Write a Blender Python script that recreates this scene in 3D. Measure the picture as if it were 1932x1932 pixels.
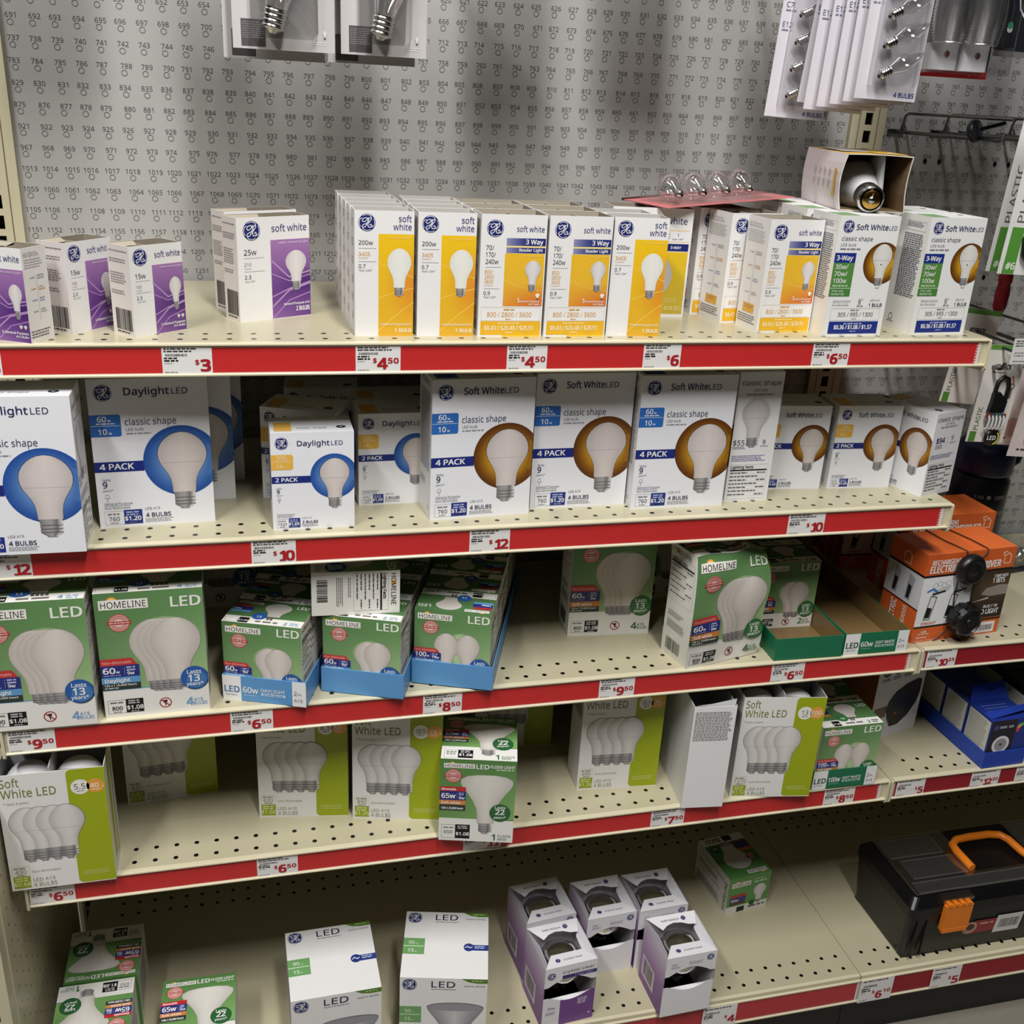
import bpy, math, random, os
from mathutils import Matrix, Vector
random.seed(7)
S=bpy.context.scene
for o in list(bpy.data.objects): bpy.data.objects.remove(o)
COL=S.collection
IN=0.0254
def P(x,y,z): return Vector(((x-22.5)*IN, y*IN, (z+74.3)*IN))   # fixture inches -> metres above the floor

# ---------------------------------------------------------------- camera, world, lights, exposure
cam=bpy.data.cameras.new('camera'); camo=bpy.data.objects.new('camera',cam); COL.objects.link(camo)
cam.sensor_width=36; cam.sensor_fit='HORIZONTAL'; cam.lens=1956.25/1932*36; cam.clip_start=0.02
R_=Vector((0.96964832,-0.23907271,0.05124828)); D_=Vector((-0.04468676,-0.37935196,-0.9241727)); F_=Vector((0.2403856,0.89383238,-0.37852138))
m=Matrix((( R_.x,-D_.x,-F_.x,0),(R_.y,-D_.y,-F_.y,0),(R_.z,-D_.z,-F_.z,0),(0,0,0,1)))
camo.matrix_world=Matrix.Translation(P(10.317,-58.976,-16.673))@m
S.camera=camo
w=bpy.data.worlds.new('room_light'); S.world=w; w.use_nodes=True
w.node_tree.nodes['Background'].inputs[0].default_value=(0.92,0.96,1.0,1); w.node_tree.nodes['Background'].inputs[1].default_value=0.006
def area(name,x,y,z,sx,sy,e,aim=None,col=(1,0.985,0.968)):
    l=bpy.data.lights.new(name,'AREA'); l.shape='RECTANGLE'; l.size=sx*IN; l.size_y=sy*IN; l.energy=e; l.color=col
    o=bpy.data.objects.new(name,l); COL.objects.link(o); o.location=P(x,y,z)
    if aim: o.rotation_euler=(P(*aim)-o.location).to_track_quat('-Z','Y').to_euler()
    return o
# ceiling tubes over the aisle, set across it
for x,y,e in ((-32,-48,27),(22,-48,33),(-28,-74,34),(26,-74,38)): area("ceiling_tube_light",x,y,48,7,28,e)
S.view_settings.view_transform='Standard'; S.view_settings.look='None'; S.view_settings.gamma=1; S.view_settings.use_curve_mapping=False
S.view_settings.exposure=-0.22

# ---------------------------------------------------------------- helpers
def lin(c):
    r=[]
    for v in c[:3]:
        v=v/255; r.append(v/12.92 if v<=.04045 else ((v+.055)/1.055)**2.4)
    return (r[0],r[1],r[2],1.0)
def mat(name,rough=.5,metal=0,spec=.5,noise=0,bump=0,scale=60,coat=0):
    m=bpy.data.materials.new(name); m.use_nodes=True; n=m.node_tree; b=n.nodes['Principled BSDF']
    a=n.nodes.new('ShaderNodeAttribute'); a.attribute_name='Col'
    b.inputs['Roughness'].default_value=rough; b.inputs['Metallic'].default_value=metal; b.inputs['Specular IOR Level'].default_value=spec
    if coat: b.inputs['Coat Weight'].default_value=coat; b.inputs['Coat Roughness'].default_value=.12
    out=a.outputs['Color']
    if noise or bump:
        tc=n.nodes.new('ShaderNodeTexCoord'); t=n.nodes.new('ShaderNodeTexNoise'); t.inputs['Scale'].default_value=scale; t.inputs['Detail'].default_value=4
        n.links.new(tc.outputs['Object'],t.inputs['Vector'])
        if noise:
            mr=n.nodes.new('ShaderNodeMapRange'); mr.inputs['To Min'].default_value=1-noise; mr.inputs['To Max'].default_value=1+noise
            n.links.new(t.outputs['Fac'],mr.inputs['Value'])
            vm=n.nodes.new('ShaderNodeVectorMath'); vm.operation='SCALE'
            n.links.new(out,vm.inputs[0]); n.links.new(mr.outputs['Result'],vm.inputs['Scale']); out=vm.outputs['Vector']
        if bump:
            bp=n.nodes.new('ShaderNodeBump'); bp.inputs['Strength'].default_value=bump; bp.inputs['Distance'].default_value=.002
            n.links.new(t.outputs['Fac'],bp.inputs['Height']); n.links.new(bp.outputs['Normal'],b.inputs['Normal'])
    n.links.new(out,b.inputs['Base Color'])
    return m
def glassy(name,trans=.8,rough=.05,tint=(1,1,1)):
    m=bpy.data.materials.new(name); m.use_nodes=True; n=m.node_tree; n.nodes.clear()
    o=n.nodes.new('ShaderNodeOutputMaterial'); t=n.nodes.new('ShaderNodeBsdfTransparent'); g=n.nodes.new('ShaderNodeBsdfGlossy'); x=n.nodes.new('ShaderNodeMixShader')
    f=n.nodes.new('ShaderNodeLayerWeight'); f.inputs['Blend'].default_value=.35
    mr=n.nodes.new('ShaderNodeMapRange'); mr.inputs['To Min'].default_value=1-trans; mr.inputs['To Max'].default_value=min(1,1.45-trans)
    t.inputs['Color'].default_value=(*tint,1); g.inputs['Roughness'].default_value=rough; g.inputs['Color'].default_value=(.95,.95,.95,1)
    n.links.new(f.outputs['Facing'],mr.inputs['Value']); n.links.new(mr.outputs['Result'],x.inputs[0]); n.links.new(t.outputs[0],x.inputs[1]); n.links.new(g.outputs[0],x.inputs[2]); n.links.new(x.outputs[0],o.inputs[0])
    return m
M_CARD=mat('printed_card',.42,spec=.45,noise=.02,scale=90)
M_SATIN=mat('satin_print',.38,spec=.5)
M_PAINT=mat('painted_steel',.28,spec=.5,noise=.015,scale=30)
M_BOARD=mat('printed_backing_sheet',.45,spec=.35,noise=.05,bump=.12,scale=7)
M_PLAST=mat('plastic',.35,spec=.5)
M_METAL=mat('bare_metal',.22,metal=1)
M_FLOOR=mat('speckled_floor',.4,noise=.12,scale=120)
M_GLASS=glassy('clear_glass',.82)
M_BLIS=glassy('blister_plastic',.88,.12)
M_RIB=glassy('ribbed_clear_plastic',.38,.25)
M_OLIVE=glassy('clear_bulb_glass',.5,.1,(.74,.73,.6))  # olive tint stands in for the deck mirrored in the clear glass
M_SMOKE=glassy('smoked_plastic',.8,.15,(.55,.58,.62))

class MB:
    """collects coloured polygons in inches, builds ONE mesh"""
    def __init__(s): s.v=[]; s.f=[]; s.c=[]; s.smooth=[]
    def poly(s,pts,col,smooth=False):
        i=len(s.v); s.v+= [tuple(p) for p in pts]; s.f.append(tuple(range(i,i+len(pts)))); s.c.append(col); s.smooth.append(smooth)
    def box(s,x0,y0,z0,x1,y1,z1,col,M=None):
        a=[(x0,y0,z0),(x1,y0,z0),(x1,y1,z0),(x0,y1,z0),(x0,y0,z1),(x1,y0,z1),(x1,y1,z1),(x0,y1,z1)]
        if M is not None: a=[M@Vector(p) for p in a]
        for q in ((0,3,2,1),(4,5,6,7),(0,1,5,4),(1,2,6,5),(2,3,7,6),(3,0,4,7)): s.poly([a[k] for k in q],col)
    def rbox(s,x0,y0,z0,x1,y1,z1,r,col,n=4):
        """box with rounded vertical corners"""
        ring=[]
        for cx,cy,a0 in ((x1-r,y0+r,-90),(x1-r,y1-r,0),(x0+r,y1-r,90),(x0+r,y0+r,180)):
            for k in range(n+1):
                t=math.radians(a0+90*k/n); ring.append((cx+r*math.cos(t),cy+r*math.sin(t)))
        s.extr(ring,z0,z1,col)
    def extr(s,ring,z0,z1,col,M=None,smooth=False):
        f=(lambda p:M@Vector(p)) if M is not None else (lambda p:p)
        n=len(ring)
        for i in range(n):
            a,b=ring[i],ring[(i+1)%n]
            s.poly([f((*a,z0)),f((*b,z0)),f((*b,z1)),f((*a,z1))],col,smooth)
        s.poly([f((*p,z1)) for p in ring],col); s.poly([f((*p,z0)) for p in reversed(ring)],col)
    def lathe(s,prof,col,M=None,n=20,smooth=True,cap=True):
        """prof: list of (r,z[,col])"""
        M=M or Matrix.Identity(4); pts=[]
        for p in prof: pts.append([M@Vector((p[0]*math.cos(2*math.pi*k/n),p[0]*math.sin(2*math.pi*k/n),p[1])) for k in range(n)])
        for i in range(len(prof)-1):
            c=prof[i][2] if len(prof[i])>2 else col
            for k in range(n):
                q=[pts[i][k],pts[i][(k+1)%n],pts[i+1][(k+1)%n],pts[i+1][k]]
                if prof[i][0]<1e-5: q=[q[0],q[2],q[3]]
                elif prof[i+1][0]<1e-5: q=q[:3]
                s.poly(q,c,smooth)
    def tube(s,path,r,col,n=8):
        path=[Vector(p) for p in path]; rings=[]; up=None
        for i,p in enumerate(path):
            d=(path[min(i+1,len(path)-1)]-path[max(i-1,0)]).normalized()
            if up is None: up=Vector((0,0,1)) if abs(d.z)<.9 else Vector((1,0,0))
            a=(up-d*up.dot(d)).normalized(); up=a; b=d.cross(a)
            rings.append([p+r*(math.cos(2*math.pi*k/n)*a+math.sin(2*math.pi*k/n)*b) for k in range(n)])
        for i in range(len(rings)-1):
            for k in range(n): s.poly([rings[i][k],rings[i][(k+1)%n],rings[i+1][(k+1)%n],rings[i+1][k]],col,True)
        s.poly(rings[0][::-1],col); s.poly(rings[-1],col)
    def split(s,lim):
        """cut faces small enough to follow a dented surface"""
        V,F,C,K=s.v,s.f,s.c,s.smooth; s.v,s.f,s.c,s.smooth=[],[],[],[]
        for f,c,k in zip(F,C,K):
            cs=c if isinstance(c,list) else [c]*len(f)
            st=[([Vector(V[f[0]]),Vector(V[f[i]]),Vector(V[f[i+1]])],[cs[0],cs[min(i,len(cs)-1)],cs[min(i+1,len(cs)-1)]]) for i in range(1,len(f)-1)]
            while st:
                t,q=st.pop(); l=[(t[i]-t[(i+1)%3]).length for i in range(3)]; i=l.index(max(l))
                if l[i]>lim:
                    a,b,d=t[i],t[(i+1)%3],t[(i+2)%3]; m=(a+b)/2; mc=mix(q[i],q[(i+1)%3],.5)
                    st.append(([a,m,d],[q[i],mc,q[(i+2)%3]])); st.append(([m,b,d],[mc,q[(i+1)%3],q[(i+2)%3]]))
                else: s.poly(t,q,k)
    def mesh(s,name,material,deform=None):
        # merge coincident corners of smooth surfaces so they shade round
        me=bpy.data.meshes.new(name)
        if deform is not None: s.split(.3)
        vs=s.v if deform is None else [tuple(deform(Vector(p))) for p in s.v]
        fs=s.f
        if any(s.smooth):
            key={}; nv=[]; mp=[]
            sm=set()
            for f,k in zip(s.f,s.smooth):
                if k: sm.update(f)
            for i,p in enumerate(vs):
                k=(round(p[0],4),round(p[1],4),round(p[2],4)) if i in sm else i
                if k not in key: key[k]=len(nv); nv.append(p)
                mp.append(key[k])
            nf=[];nc=[];ns=[]
            for f,c,k in zip(s.f,s.c,s.smooth):
                g=[]
                for i in f:
                    if mp[i] not in g: g.append(mp[i])
                if len(g)>2: nf.append(g);nc.append(c);ns.append(k)
            vs,fs,cs,sms=nv,nf,nc,ns
        else: cs,sms=s.c,s.smooth
        me.from_pydata([(p[0]*IN,p[1]*IN,p[2]*IN) for p in vs],[],fs)
        at=me.color_attributes.new('Col','FLOAT_COLOR','CORNER'); buf=[]; cache={}
        for f,c in zip(fs,cs):
            if isinstance(c,list):
                for q in c[:len(f)]:
                    if q not in cache: cache[q]=lin(q)
                    buf.extend(cache[q])
            else:
                if c not in cache: cache[c]=lin(c)
                buf.extend(cache[c]*len(f))
        at.data.foreach_set('color',buf)
        me.polygons.foreach_set('use_smooth',sms); me.materials.append(material); me.update()
        return me
def tag(o,label=None,cat=None,group=None,kind=None):
    if label: o['label']=label
    if cat: o['category']=cat
    if group: o['group']=group
    if kind: o['kind']=kind
    return o
def obj(name,me,parent=None,M=None):
    o=bpy.data.objects.new(name,me); COL.objects.link(o)
    if parent is not None: o.parent=parent
    if M is not None: o.matrix_basis=M
    return o
def empty(name,M): return obj(name,None,None,M)
def TM(x,y,z,yaw=0,rx=0,ry=0):
    return Matrix.Translation(P(x,y,z))@Matrix.Rotation(math.radians(yaw),4,'Z')@Matrix.Rotation(math.radians(ry),4,'Y')@Matrix.Rotation(math.radians(rx),4,'X')

# ---------------------------------------------------------------- lettering
try: FONT=bpy.data.fonts.load(os.path.join(bpy.utils.resource_path('LOCAL'),'datafiles','fonts','NotoSansMath-Regular.woff2'))   # the sans that ships with Blender
except Exception: FONT=None
_t={}
def glyphs(s,bold,res):
    k=(s,bold,res)
    if k in _t: return _t[k]
    cu=bpy.data.curves.new('t','FONT'); cu.body=s; cu.size=1; cu.resolution_u=res; 
    if FONT: cu.font=FONT
    o=bpy.data.objects.new('t',cu); COL.objects.link(o); bpy.context.view_layer.update()
    me=bpy.data.meshes.new_from_object(o)
    v=[(p.co.x,p.co.y) for p in me.vertices]; f=[tuple(p.vertices) for p in me.polygons]
    bpy.data.objects.remove(o); bpy.data.curves.remove(cu); bpy.data.meshes.remove(me)
    if v: x0=min(p[0] for p in v); x1=max(p[0] for p in v)
    else: x0=x1=0
    _t[k]=([(x-x0,y) for x,y in v],f,x1-x0); return _t[k]
CAP=max(p[1] for p in glyphs('H',0,1)[0])

def clip(poly,w,h):
    for ax,lim,sg in ((0,0,1),(0,w,-1),(1,0,1),(1,h,-1)):
        out=[]; n=len(poly)
        for i in range(n):
            a,b=poly[i],poly[(i+1)%n]; da=(a[ax]-lim)*sg; db=(b[ax]-lim)*sg
            if da>=0: out.append(a)
            if (da>0 and db<0) or (da<0 and db>0):
                t=da/(da-db); out.append((a[0]+(b[0]-a[0])*t,a[1]+(b[1]-a[1])*t))
        poly=out
        if len(poly)<3: return []
    return poly
def mix(a,b,t): t=max(0,min(1,t)); return tuple(round(a[i]+(b[i]-a[i])*t) for i in range(3))

class Art:
    """flat print for one face: x right, y down, inches"""
    def __init__(s,w,h): s.w=w; s.h=h; s.p=[]
    def poly(s,pts,col,L=1):
        if all(0<=x<=s.w and 0<=y<=s.h for x,y in pts): s.p.append((pts,col,L)); return
        q=clip(pts,s.w,s.h)
        if q: s.p.append((q,col[0] if isinstance(col,list) else col,L))
    def rect(s,x0,y0,x1,y1,col,L=1): s.poly([(x0,y0),(x0,y1),(x1,y1),(x1,y0)],col,L)
    def frame(s,x0,y0,x1,y1,t,col,L=2):
        s.rect(x0,y0,x1,y0+t,col,L); s.rect(x0,y1-t,x1,y1,col,L); s.rect(x0,y0,x0+t,y1,col,L); s.rect(x1-t,y0,x1,y1,col,L)
    def grid(s,x0,y0,x1,y1,nx,ny,fn,L=1):
        for i in range(nx):
            for j in range(ny):
                a,b=x0+(x1-x0)*i/nx,x0+(x1-x0)*(i+1)/nx; c,d=y0+(y1-y0)*j/ny,y0+(y1-y0)*(j+1)/ny
                q=[(a,c),(a,d),(b,d),(b,c)]; s.poly(q,[fn((p[0]-x0)/(x1-x0),(p[1]-y0)/(y1-y0)) for p in q],L)
    def disc(s,cx,cy,r,col,L=2,ry=None,n=28,rot=0):
        ry=ry or r
        for k in range(n):
            a,b=2*math.pi*k/n,2*math.pi*(k+1)/n
            s.poly([(cx,cy),(cx+r*math.cos(b),cy+ry*math.sin(b)),(cx+r*math.cos(a),cy+ry*math.sin(a))],col,L)
    def ring(s,cx,cy,r0,r1,col,L=2,n=28,a0=0,a1=360,fn=None):
        for k in range(n):
            a,b=[math.radians(a0+(a1-a0)*q/n) for q in (k,k+1)]
            s.poly([(cx+r0*math.cos(a),cy+r0*math.sin(a)),(cx+r0*math.cos(b),cy+r0*math.sin(b)),(cx+r1*math.cos(b),cy+r1*math.sin(b)),(cx+r1*math.cos(a),cy+r1*math.sin(a))],col if fn is None else [fn(r0),fn(r0),fn(r1),fn(r1)],L)
    def rdisc(s,cx,cy,r,fn,L=2,n=36,m=5):
        for i in range(m): s.ring(cx,cy,r*i/m,r*(i+1)/m,None,L,n,fn=lambda q:fn(q/r))
    def line(s,pts,w,col,L=3):
        for q,(a,b) in enumerate(zip(pts,pts[1:])):
            dx,dy=b[0]-a[0],b[1]-a[1]; l=math.hypot(dx,dy) or 1; ex,ey=dx/l*w*.35,dy/l*w*.35; nx,ny=-dy/l*w/2,dx/l*w/2
            s.poly([(a[0]-ex+nx,a[1]-ey+ny),(b[0]+ex+nx,b[1]+ey+ny),(b[0]+ex-nx,b[1]+ey-ny),(a[0]-ex-nx,a[1]-ey-ny)],col,L+.15*(q%4))
    def text(s,t,x,y,cap,col,al='l',b=0,sx=1,L=4,w=None,rot=0,res=None):
        """y is the baseline; w forces the width"""
        v,f,tw=glyphs(t,0,res if res is not None else (1 if cap<.16 else 2)); k=cap/CAP; kx=k*sx
        if w: kx=w/tw
        ox={'l':0,'r':-tw*kx,'c':-tw*kx/2}[al]; ca,sa=math.cos(math.radians(rot)),math.sin(math.radians(rot))
        pv=[]
        for px,py in v:
            u,q=px*kx+ox,-py*k; pv.append((x+u*ca-q*sa,y+u*sa+q*ca))
        d=b*cap*1.25   # heavier weights: the letter printed four times, a hair apart
        for n,(ex,ey) in enumerate(((-d,-d*.6),(d,-d*.6),(-d,d*.6),(d,d*.6)) if b>0 else ((0,0),)):
            for g in f: s.poly([(pv[i][0]+ex,pv[i][1]+ey) for i in reversed(g)],col,L+.12*n)
    def bars(s,x0,x1,y,h,col,n=1,gap=0,L=3,rag=.15,sl=0):
        """lines of print too small to read"""
        for k in range(n):
            x=x0; e=x1-random.random()*rag*(x1-x0) if n>1 else x1
            while x<e:
                d=h*random.uniform(1.5,5); d=min(d,e-x); s.poly([(x,y),(x,y+h),(x+d,y+h+sl*d),(x+d,y+sl*d)],col,L); x+=d+h*.7
            y+=gap or h*2
    def code(s,x0,y0,x1,y1,col=(30,30,30),L=3,vert=False):
        p=0; q=(y1-y0) if vert else (x1-x0)
        while p<q:
            d=q*random.choice((.012,.02,.03))
            if vert: s.rect(x0,y0+p,x1,min(y0+p+d,y1),col,L)
            else: s.rect(x0+p,y0,min(x0+p+d,x1),y1,col,L)
            p+=d+q*random.choice((.012,.02,.028))
    PROF=((0,0),(.012,.25),(.04,.44),(.09,.64),(.16,.82),(.25,.95),(.34,1),(.43,.98),(.52,.89),(.6,.76),(.68,.63),(.77,.53),(.88,.485),(1,.47))
    BASE=((0,.92),(.08,1),(.3,1),(.34,.92),(.4,1),(.5,1),(.54,.92),(.6,1),(.7,1),(.82,.8),(.92,.5),(1,.42))
    FLOOD=((0,.35),(.03,.75),(.1,.98),(.17,1),(.25,.93),(.4,.7),(.55,.5),(.7,.37),(.85,.33),(1,.32))
    def shape(s,cx,y0,r,h,prof,col,L):
        for (t0,a),(t1,b) in zip(prof,prof[1:]):
            q=[(cx-a*r,y0+t0*h),(cx-b*r,y0+t1*h),(cx+b*r,y0+t1*h),(cx+a*r,y0+t0*h)]
            if callable(col):
                for i in range(4):
                    u0,u1=-1+i*.5,-.5+i*.5
                    q=[(cx+u0*a*r,y0+t0*h),(cx+u0*b*r,y0+t1*h),(cx+u1*b*r,y0+t1*h),(cx+u1*a*r,y0+t0*h)]
                    s.poly(q,[col(u0,t0),col(u0,t1),col(u1,t1),col(u1,t0)],L)
            else: s.poly(q,col,L)
    def bulb(s,cx,y0,r,h,hb,bw,L=4,glass=(232,228,226),edge=(196,190,190),prof=None,line=0,metal=1,out=None):
        prof=prof or s.PROF
        if out: s.shape(cx,y0-.02,r+.025,h+.03,prof,out,L-.5)
        def mc(u,t): return mix((235,235,235),(95,92,92),abs(math.sin(u*2.6+.6))*.9)
        s.shape(cx,y0+h*.985,bw,hb,s.BASE,mc if metal else (120,118,115),L)
        for t in (.3,.5,.68): s.rect(cx-bw*.97,y0+h+hb*t,cx+bw*.97,y0+h+hb*(t+.045),(92,90,90),L+.3)
        s.shape(cx,y0,r,h,prof,lambda u,t:mix(glass,edge,abs(u)**2*.8+.15*t),L+.5)
        if line: s.line([(cx-r*.85,y0+h*line),(cx+r*.85,y0+h*line)],.012,(150,146,146),L+.8)
    def logo(s,cx,cy,r,navy=(32,40,108),wh=(240,240,242)):
        """round script monogram"""
        s.disc(cx,cy,r,navy,2); s.ring(cx,cy,r*.87,r*.93,wh,3,30)
        for a in (28,118,208,298):   # water-drop flicks around the rim
            s.ring(cx,cy,r*.84,r*.95,navy,3.5,5,a-6,a+30)
            s.line([(cx+r*q*math.cos(math.radians(a+d)),cy+r*q*math.sin(math.radians(a+d))) for q,d in ((.91,-8),(.86,4),(.78,13),(.72,16))],r*.07,wh,4)
        k=r*.0122
        def st(pts,w=.085): s.line([(cx+(x-412)*k,cy+(y-367)*k) for x,y in pts],w*r,wh,4.5)
        st(((416,336),(406,322),(388,324),(370,338),(366,352),(376,361),(394,357),(410,341),(424,322),(421,350),(409,386),(392,409),(374,415),(364,403),(374,389),(398,378),(424,367)))
        st(((424,367),(442,352),(455,332),(446,321),(431,329),(425,348),(436,361),(424,374),(419,394),(429,411),(449,409),(459,393),(449,381),(438,390)))
    def seal(s,cx,cy,r):
        s.disc(cx,cy,r,(226,190,182),2); s.ring(cx,cy,r*.9,r,(190,80,76),3); s.ring(cx,cy,r*.5,r*.58,(190,80,76),3)
        s.ring(cx,cy,r*.68,r*.82,(200,120,112),3,9,200,340); s.ring(cx,cy,r*.68,r*.82,(200,120,112),3,9,20,160)
        s.rect(cx-r*1.15,cy-r*.17,cx+r*1.15,cy+r*.17,(176,62,60),3.5); s.bars(cx-r*.95,cx+r*.95,cy-r*.05,r*.1,(236,205,198),L=4)
    def plaque(s,x0,y0,x1,y1):
        """white brand plate with a small sunrise behind the O"""
        w,h=x1-x0,y1-y0
        s.disc(x0+w*.27,y0+h*.2,h*.52,(238,160,50),2); s.disc(x0+w*.27,y0+h*.25,h*.42,(248,222,150),2.3)
        s.rect(x0,y0,x1,y1,(240,238,230),2.6); s.text('HOMELINE',x0+w*.04,y1-h*.16,h*.66,(30,30,34),w=w*.92,L=4)
def A(w,h,bg): a=Art(w,h); a.bg=bg; return a

def face_map(face,W,D,H):
    e=.004
    return {'F':lambda u,v,l:(u,-l*e,H-v),'B':lambda u,v,l:(W-u,D+l*e,H-v),'L':lambda u,v,l:(-l*e,D-u,H-v),'R':lambda u,v,l:(W+l*e,u,H-v),'T':lambda u,v,l:(u,D-v,H+l*e),'U':lambda u,v,l:(u,v,-l*e)}[face]
def face_dims(face,W,D,H): return {'F':(W,H),'B':(W,H),'L':(D,H),'R':(D,H),'T':(W,D),'U':(W,D)}[face]
def emit(mb,art,fm,fw,fh,rot=0,lift=1):
    def tr(u,v):
        if rot==180: return fw-u,fh-v
        if rot==90: return fw-v,u
        if rot==270: return v,fh-u
        return u,v
    for pts,col,L in art.p:
        mb.poly([fm(*tr(x,y),L*lift) for x,y in pts],col)
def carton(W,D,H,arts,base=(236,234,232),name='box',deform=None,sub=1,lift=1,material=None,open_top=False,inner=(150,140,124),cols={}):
    """closed printed box, or an open sleeve with real wall thickness"""
    mb=MB()
    for f in 'FBLRTU':
        if open_top and f in 'TU': continue
        fw,fh=face_dims(f,W,D,H); fm=face_map(f,W,D,H); a=arts.get(f); rot=0
        if isinstance(a,tuple): a,rot=a
        bg=cols.get(f) or (a.bg if a is not None else base)
        n=sub
        for i in range(n):
            for j in range(n):
                mb.poly([fm(fw*x/n,fh*y/n,0) for x,y in ((i,j),(i,j+1),(i+1,j+1),(i+1,j))],bg)
        if a is not None: emit(mb,a,fm,fw,fh,rot,lift)
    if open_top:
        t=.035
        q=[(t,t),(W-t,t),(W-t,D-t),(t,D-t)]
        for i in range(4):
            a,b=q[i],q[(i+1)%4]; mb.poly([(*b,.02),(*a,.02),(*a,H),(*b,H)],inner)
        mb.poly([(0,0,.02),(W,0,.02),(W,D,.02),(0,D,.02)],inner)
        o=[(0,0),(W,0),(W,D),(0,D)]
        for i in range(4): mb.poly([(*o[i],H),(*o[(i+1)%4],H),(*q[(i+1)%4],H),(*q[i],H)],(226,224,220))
    return mb.mesh(name,material or M_CARD,deform)
_first={}
def place(key,make,name,M,label,cat,group=None):
    """make() -> (mesh or None, [(part name, mesh, matrix)]) ; later calls copy the thing and its parts"""
    if key not in _first:
        me,parts=make(); o=obj(name,me,None,M)
        for pn,pm,pM in parts: obj(pn,pm,o,pM)
        _first[key]=o
    else:
        s=_first[key]; o=s.copy(); COL.objects.link(o); o.matrix_basis=M
        for k in ('label','group'):
            if k in o: del o[k]
        for ch in list(s.children):
            c=ch.copy(); COL.objects.link(c); c.parent=o
    return tag(o,label,cat,group)
# ---------------------------------------------------------------- floor, pegboards, uprights, shelves
CREAM=(214,206,176); CREAM2=(186,179,150); BLACK=(16,16,17)
mb=MB(); mb.box(-140,-150,123,190,12,124,(70,70,68)); tag(obj('ceiling',mb.mesh('ceiling',M_CARD),None,Matrix.Translation(P(0,0,-74.3))),kind='structure')
mb=MB(); mb.box(-140,.9,0,190,1.3,123,(60,58,54)); tag(obj('wall_back',mb.mesh('back',M_PLAST),None,Matrix.Translation(P(0,0,-74.3))),kind='structure')
mb=MB(); mb.poly([(-140,-150,0),(190,-150,0),(190,6,0),(-140,6,0)],(142,136,124))
tag(obj('floor',mb.mesh('floor',M_FLOOR),None,Matrix.Translation(P(0,0,-74.3))),kind='structure')

def pegboard(x0,dz,xa,xb,r0,r1,c0,c1,punched,label):
    mb=MB(); g=(176,175,172); ink=(104,103,101)
    mb.box(xa,.02,-74,xb,.3,4,g)
    art=Art(400,400)
    for r in range(r0,r1):
        for c in range(c0,c1):
            x,z=x0+c,-r+dz
            mbx=[]
            if (r,c) in punched:
                mb.poly([(x+.13*math.cos(t*.7854)-.03,.004,z+.16*math.sin(t*.7854)+.05) for t in range(8)],(14,14,14))
            for k in range(14):
                a,b=2*math.pi*k/14,2*math.pi*(k+1)/14
                mb.poly([(x+q*math.cos(t),.008,z+q*math.sin(t)) for q,t in ((.118,a),(.118,b),(.148,b),(.148,a))],ink)
            v,f,tw=glyphs(str(r*46+c+1),0,1); k=.235/CAP; 
            ox=x-tw*k/2+random.uniform(-.05,.12)
            for q in f: mb.poly([(ox+v[i][0]*k,.008,z+.2+v[i][1]*k) for i in q],(82,81,80))
    return tag(obj('pegboard_panel',mb.mesh('pegboard',M_BOARD),None,Matrix.Translation(P(0,0,0))),label,'pegboard')
pegboard(0,0,-.45,45.6,10,40,0,46,set(),'grey pegboard sheet with numbered ring marks behind the light bulb shelves')
pegboard(48.17,.39,47.75,95,12,50,0,20,{(20,3),(20,4),(20,8),(20,9),(20,12),(27,6),(27,7),(27,9),(36,8),(36,9),(36,11),(36,12)},'grey numbered pegboard at right behind the hanging tools, with a few holes punched')

def upright(xc,label):
    mb=MB(); y0=-.32; hw=1.12; f=(206,198,168)
    for a,b in ((-hw,-.24),(.24,hw)): mb.poly([(xc+a,y0,-74.2),(xc+b,y0,-74.2),(xc+b,y0,4),(xc+a,y0,4)],f)
    for s in (-1,1): mb.poly([(xc+s*hw,y0,-74.2),(xc+s*hw,.6,-74.2),(xc+s*hw,.6,4),(xc+s*hw,y0,4)],(170,160,130))
    for s in (-1,1): mb.poly([(xc+s*.62-.03,y0-.004,-74.2),(xc+s*.62+.03,y0-.004,-74.2),(xc+s*.62+.03,y0-.004,4),(xc+s*.62-.03,y0-.004,4)],(120,110,84))
    for k in range(-74,4):   # the slots are real gaps between these webs
        mb.poly([(xc-.24,y0,k+.02),(xc+.24,y0,k+.02),(xc+.24,y0,k+.36),(xc-.24,y0,k+.36)],f)
        for s in (-1,1): mb.poly([(xc+s*.24,y0,k),(xc+s*.24,y0+.12,k),(xc+s*.24,y0+.12,k+1),(xc+s*.24,y0,k+1)],(150,142,116))
    mb.poly([(xc-hw,.5,-74.2),(xc+hw,.5,-74.2),(xc+hw,.5,4),(xc-hw,.5,4)],(12,12,12))
    return tag(obj('slotted_upright',mb.mesh('upright',M_PAINT),None,Matrix.Translation(P(0,0,0))),label,'upright')
upright(-1.56,'cream slotted steel post at the left edge of the numbered pegboard')
upright(46.63,'cream slotted steel post between the two numbered pegboards')

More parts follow.
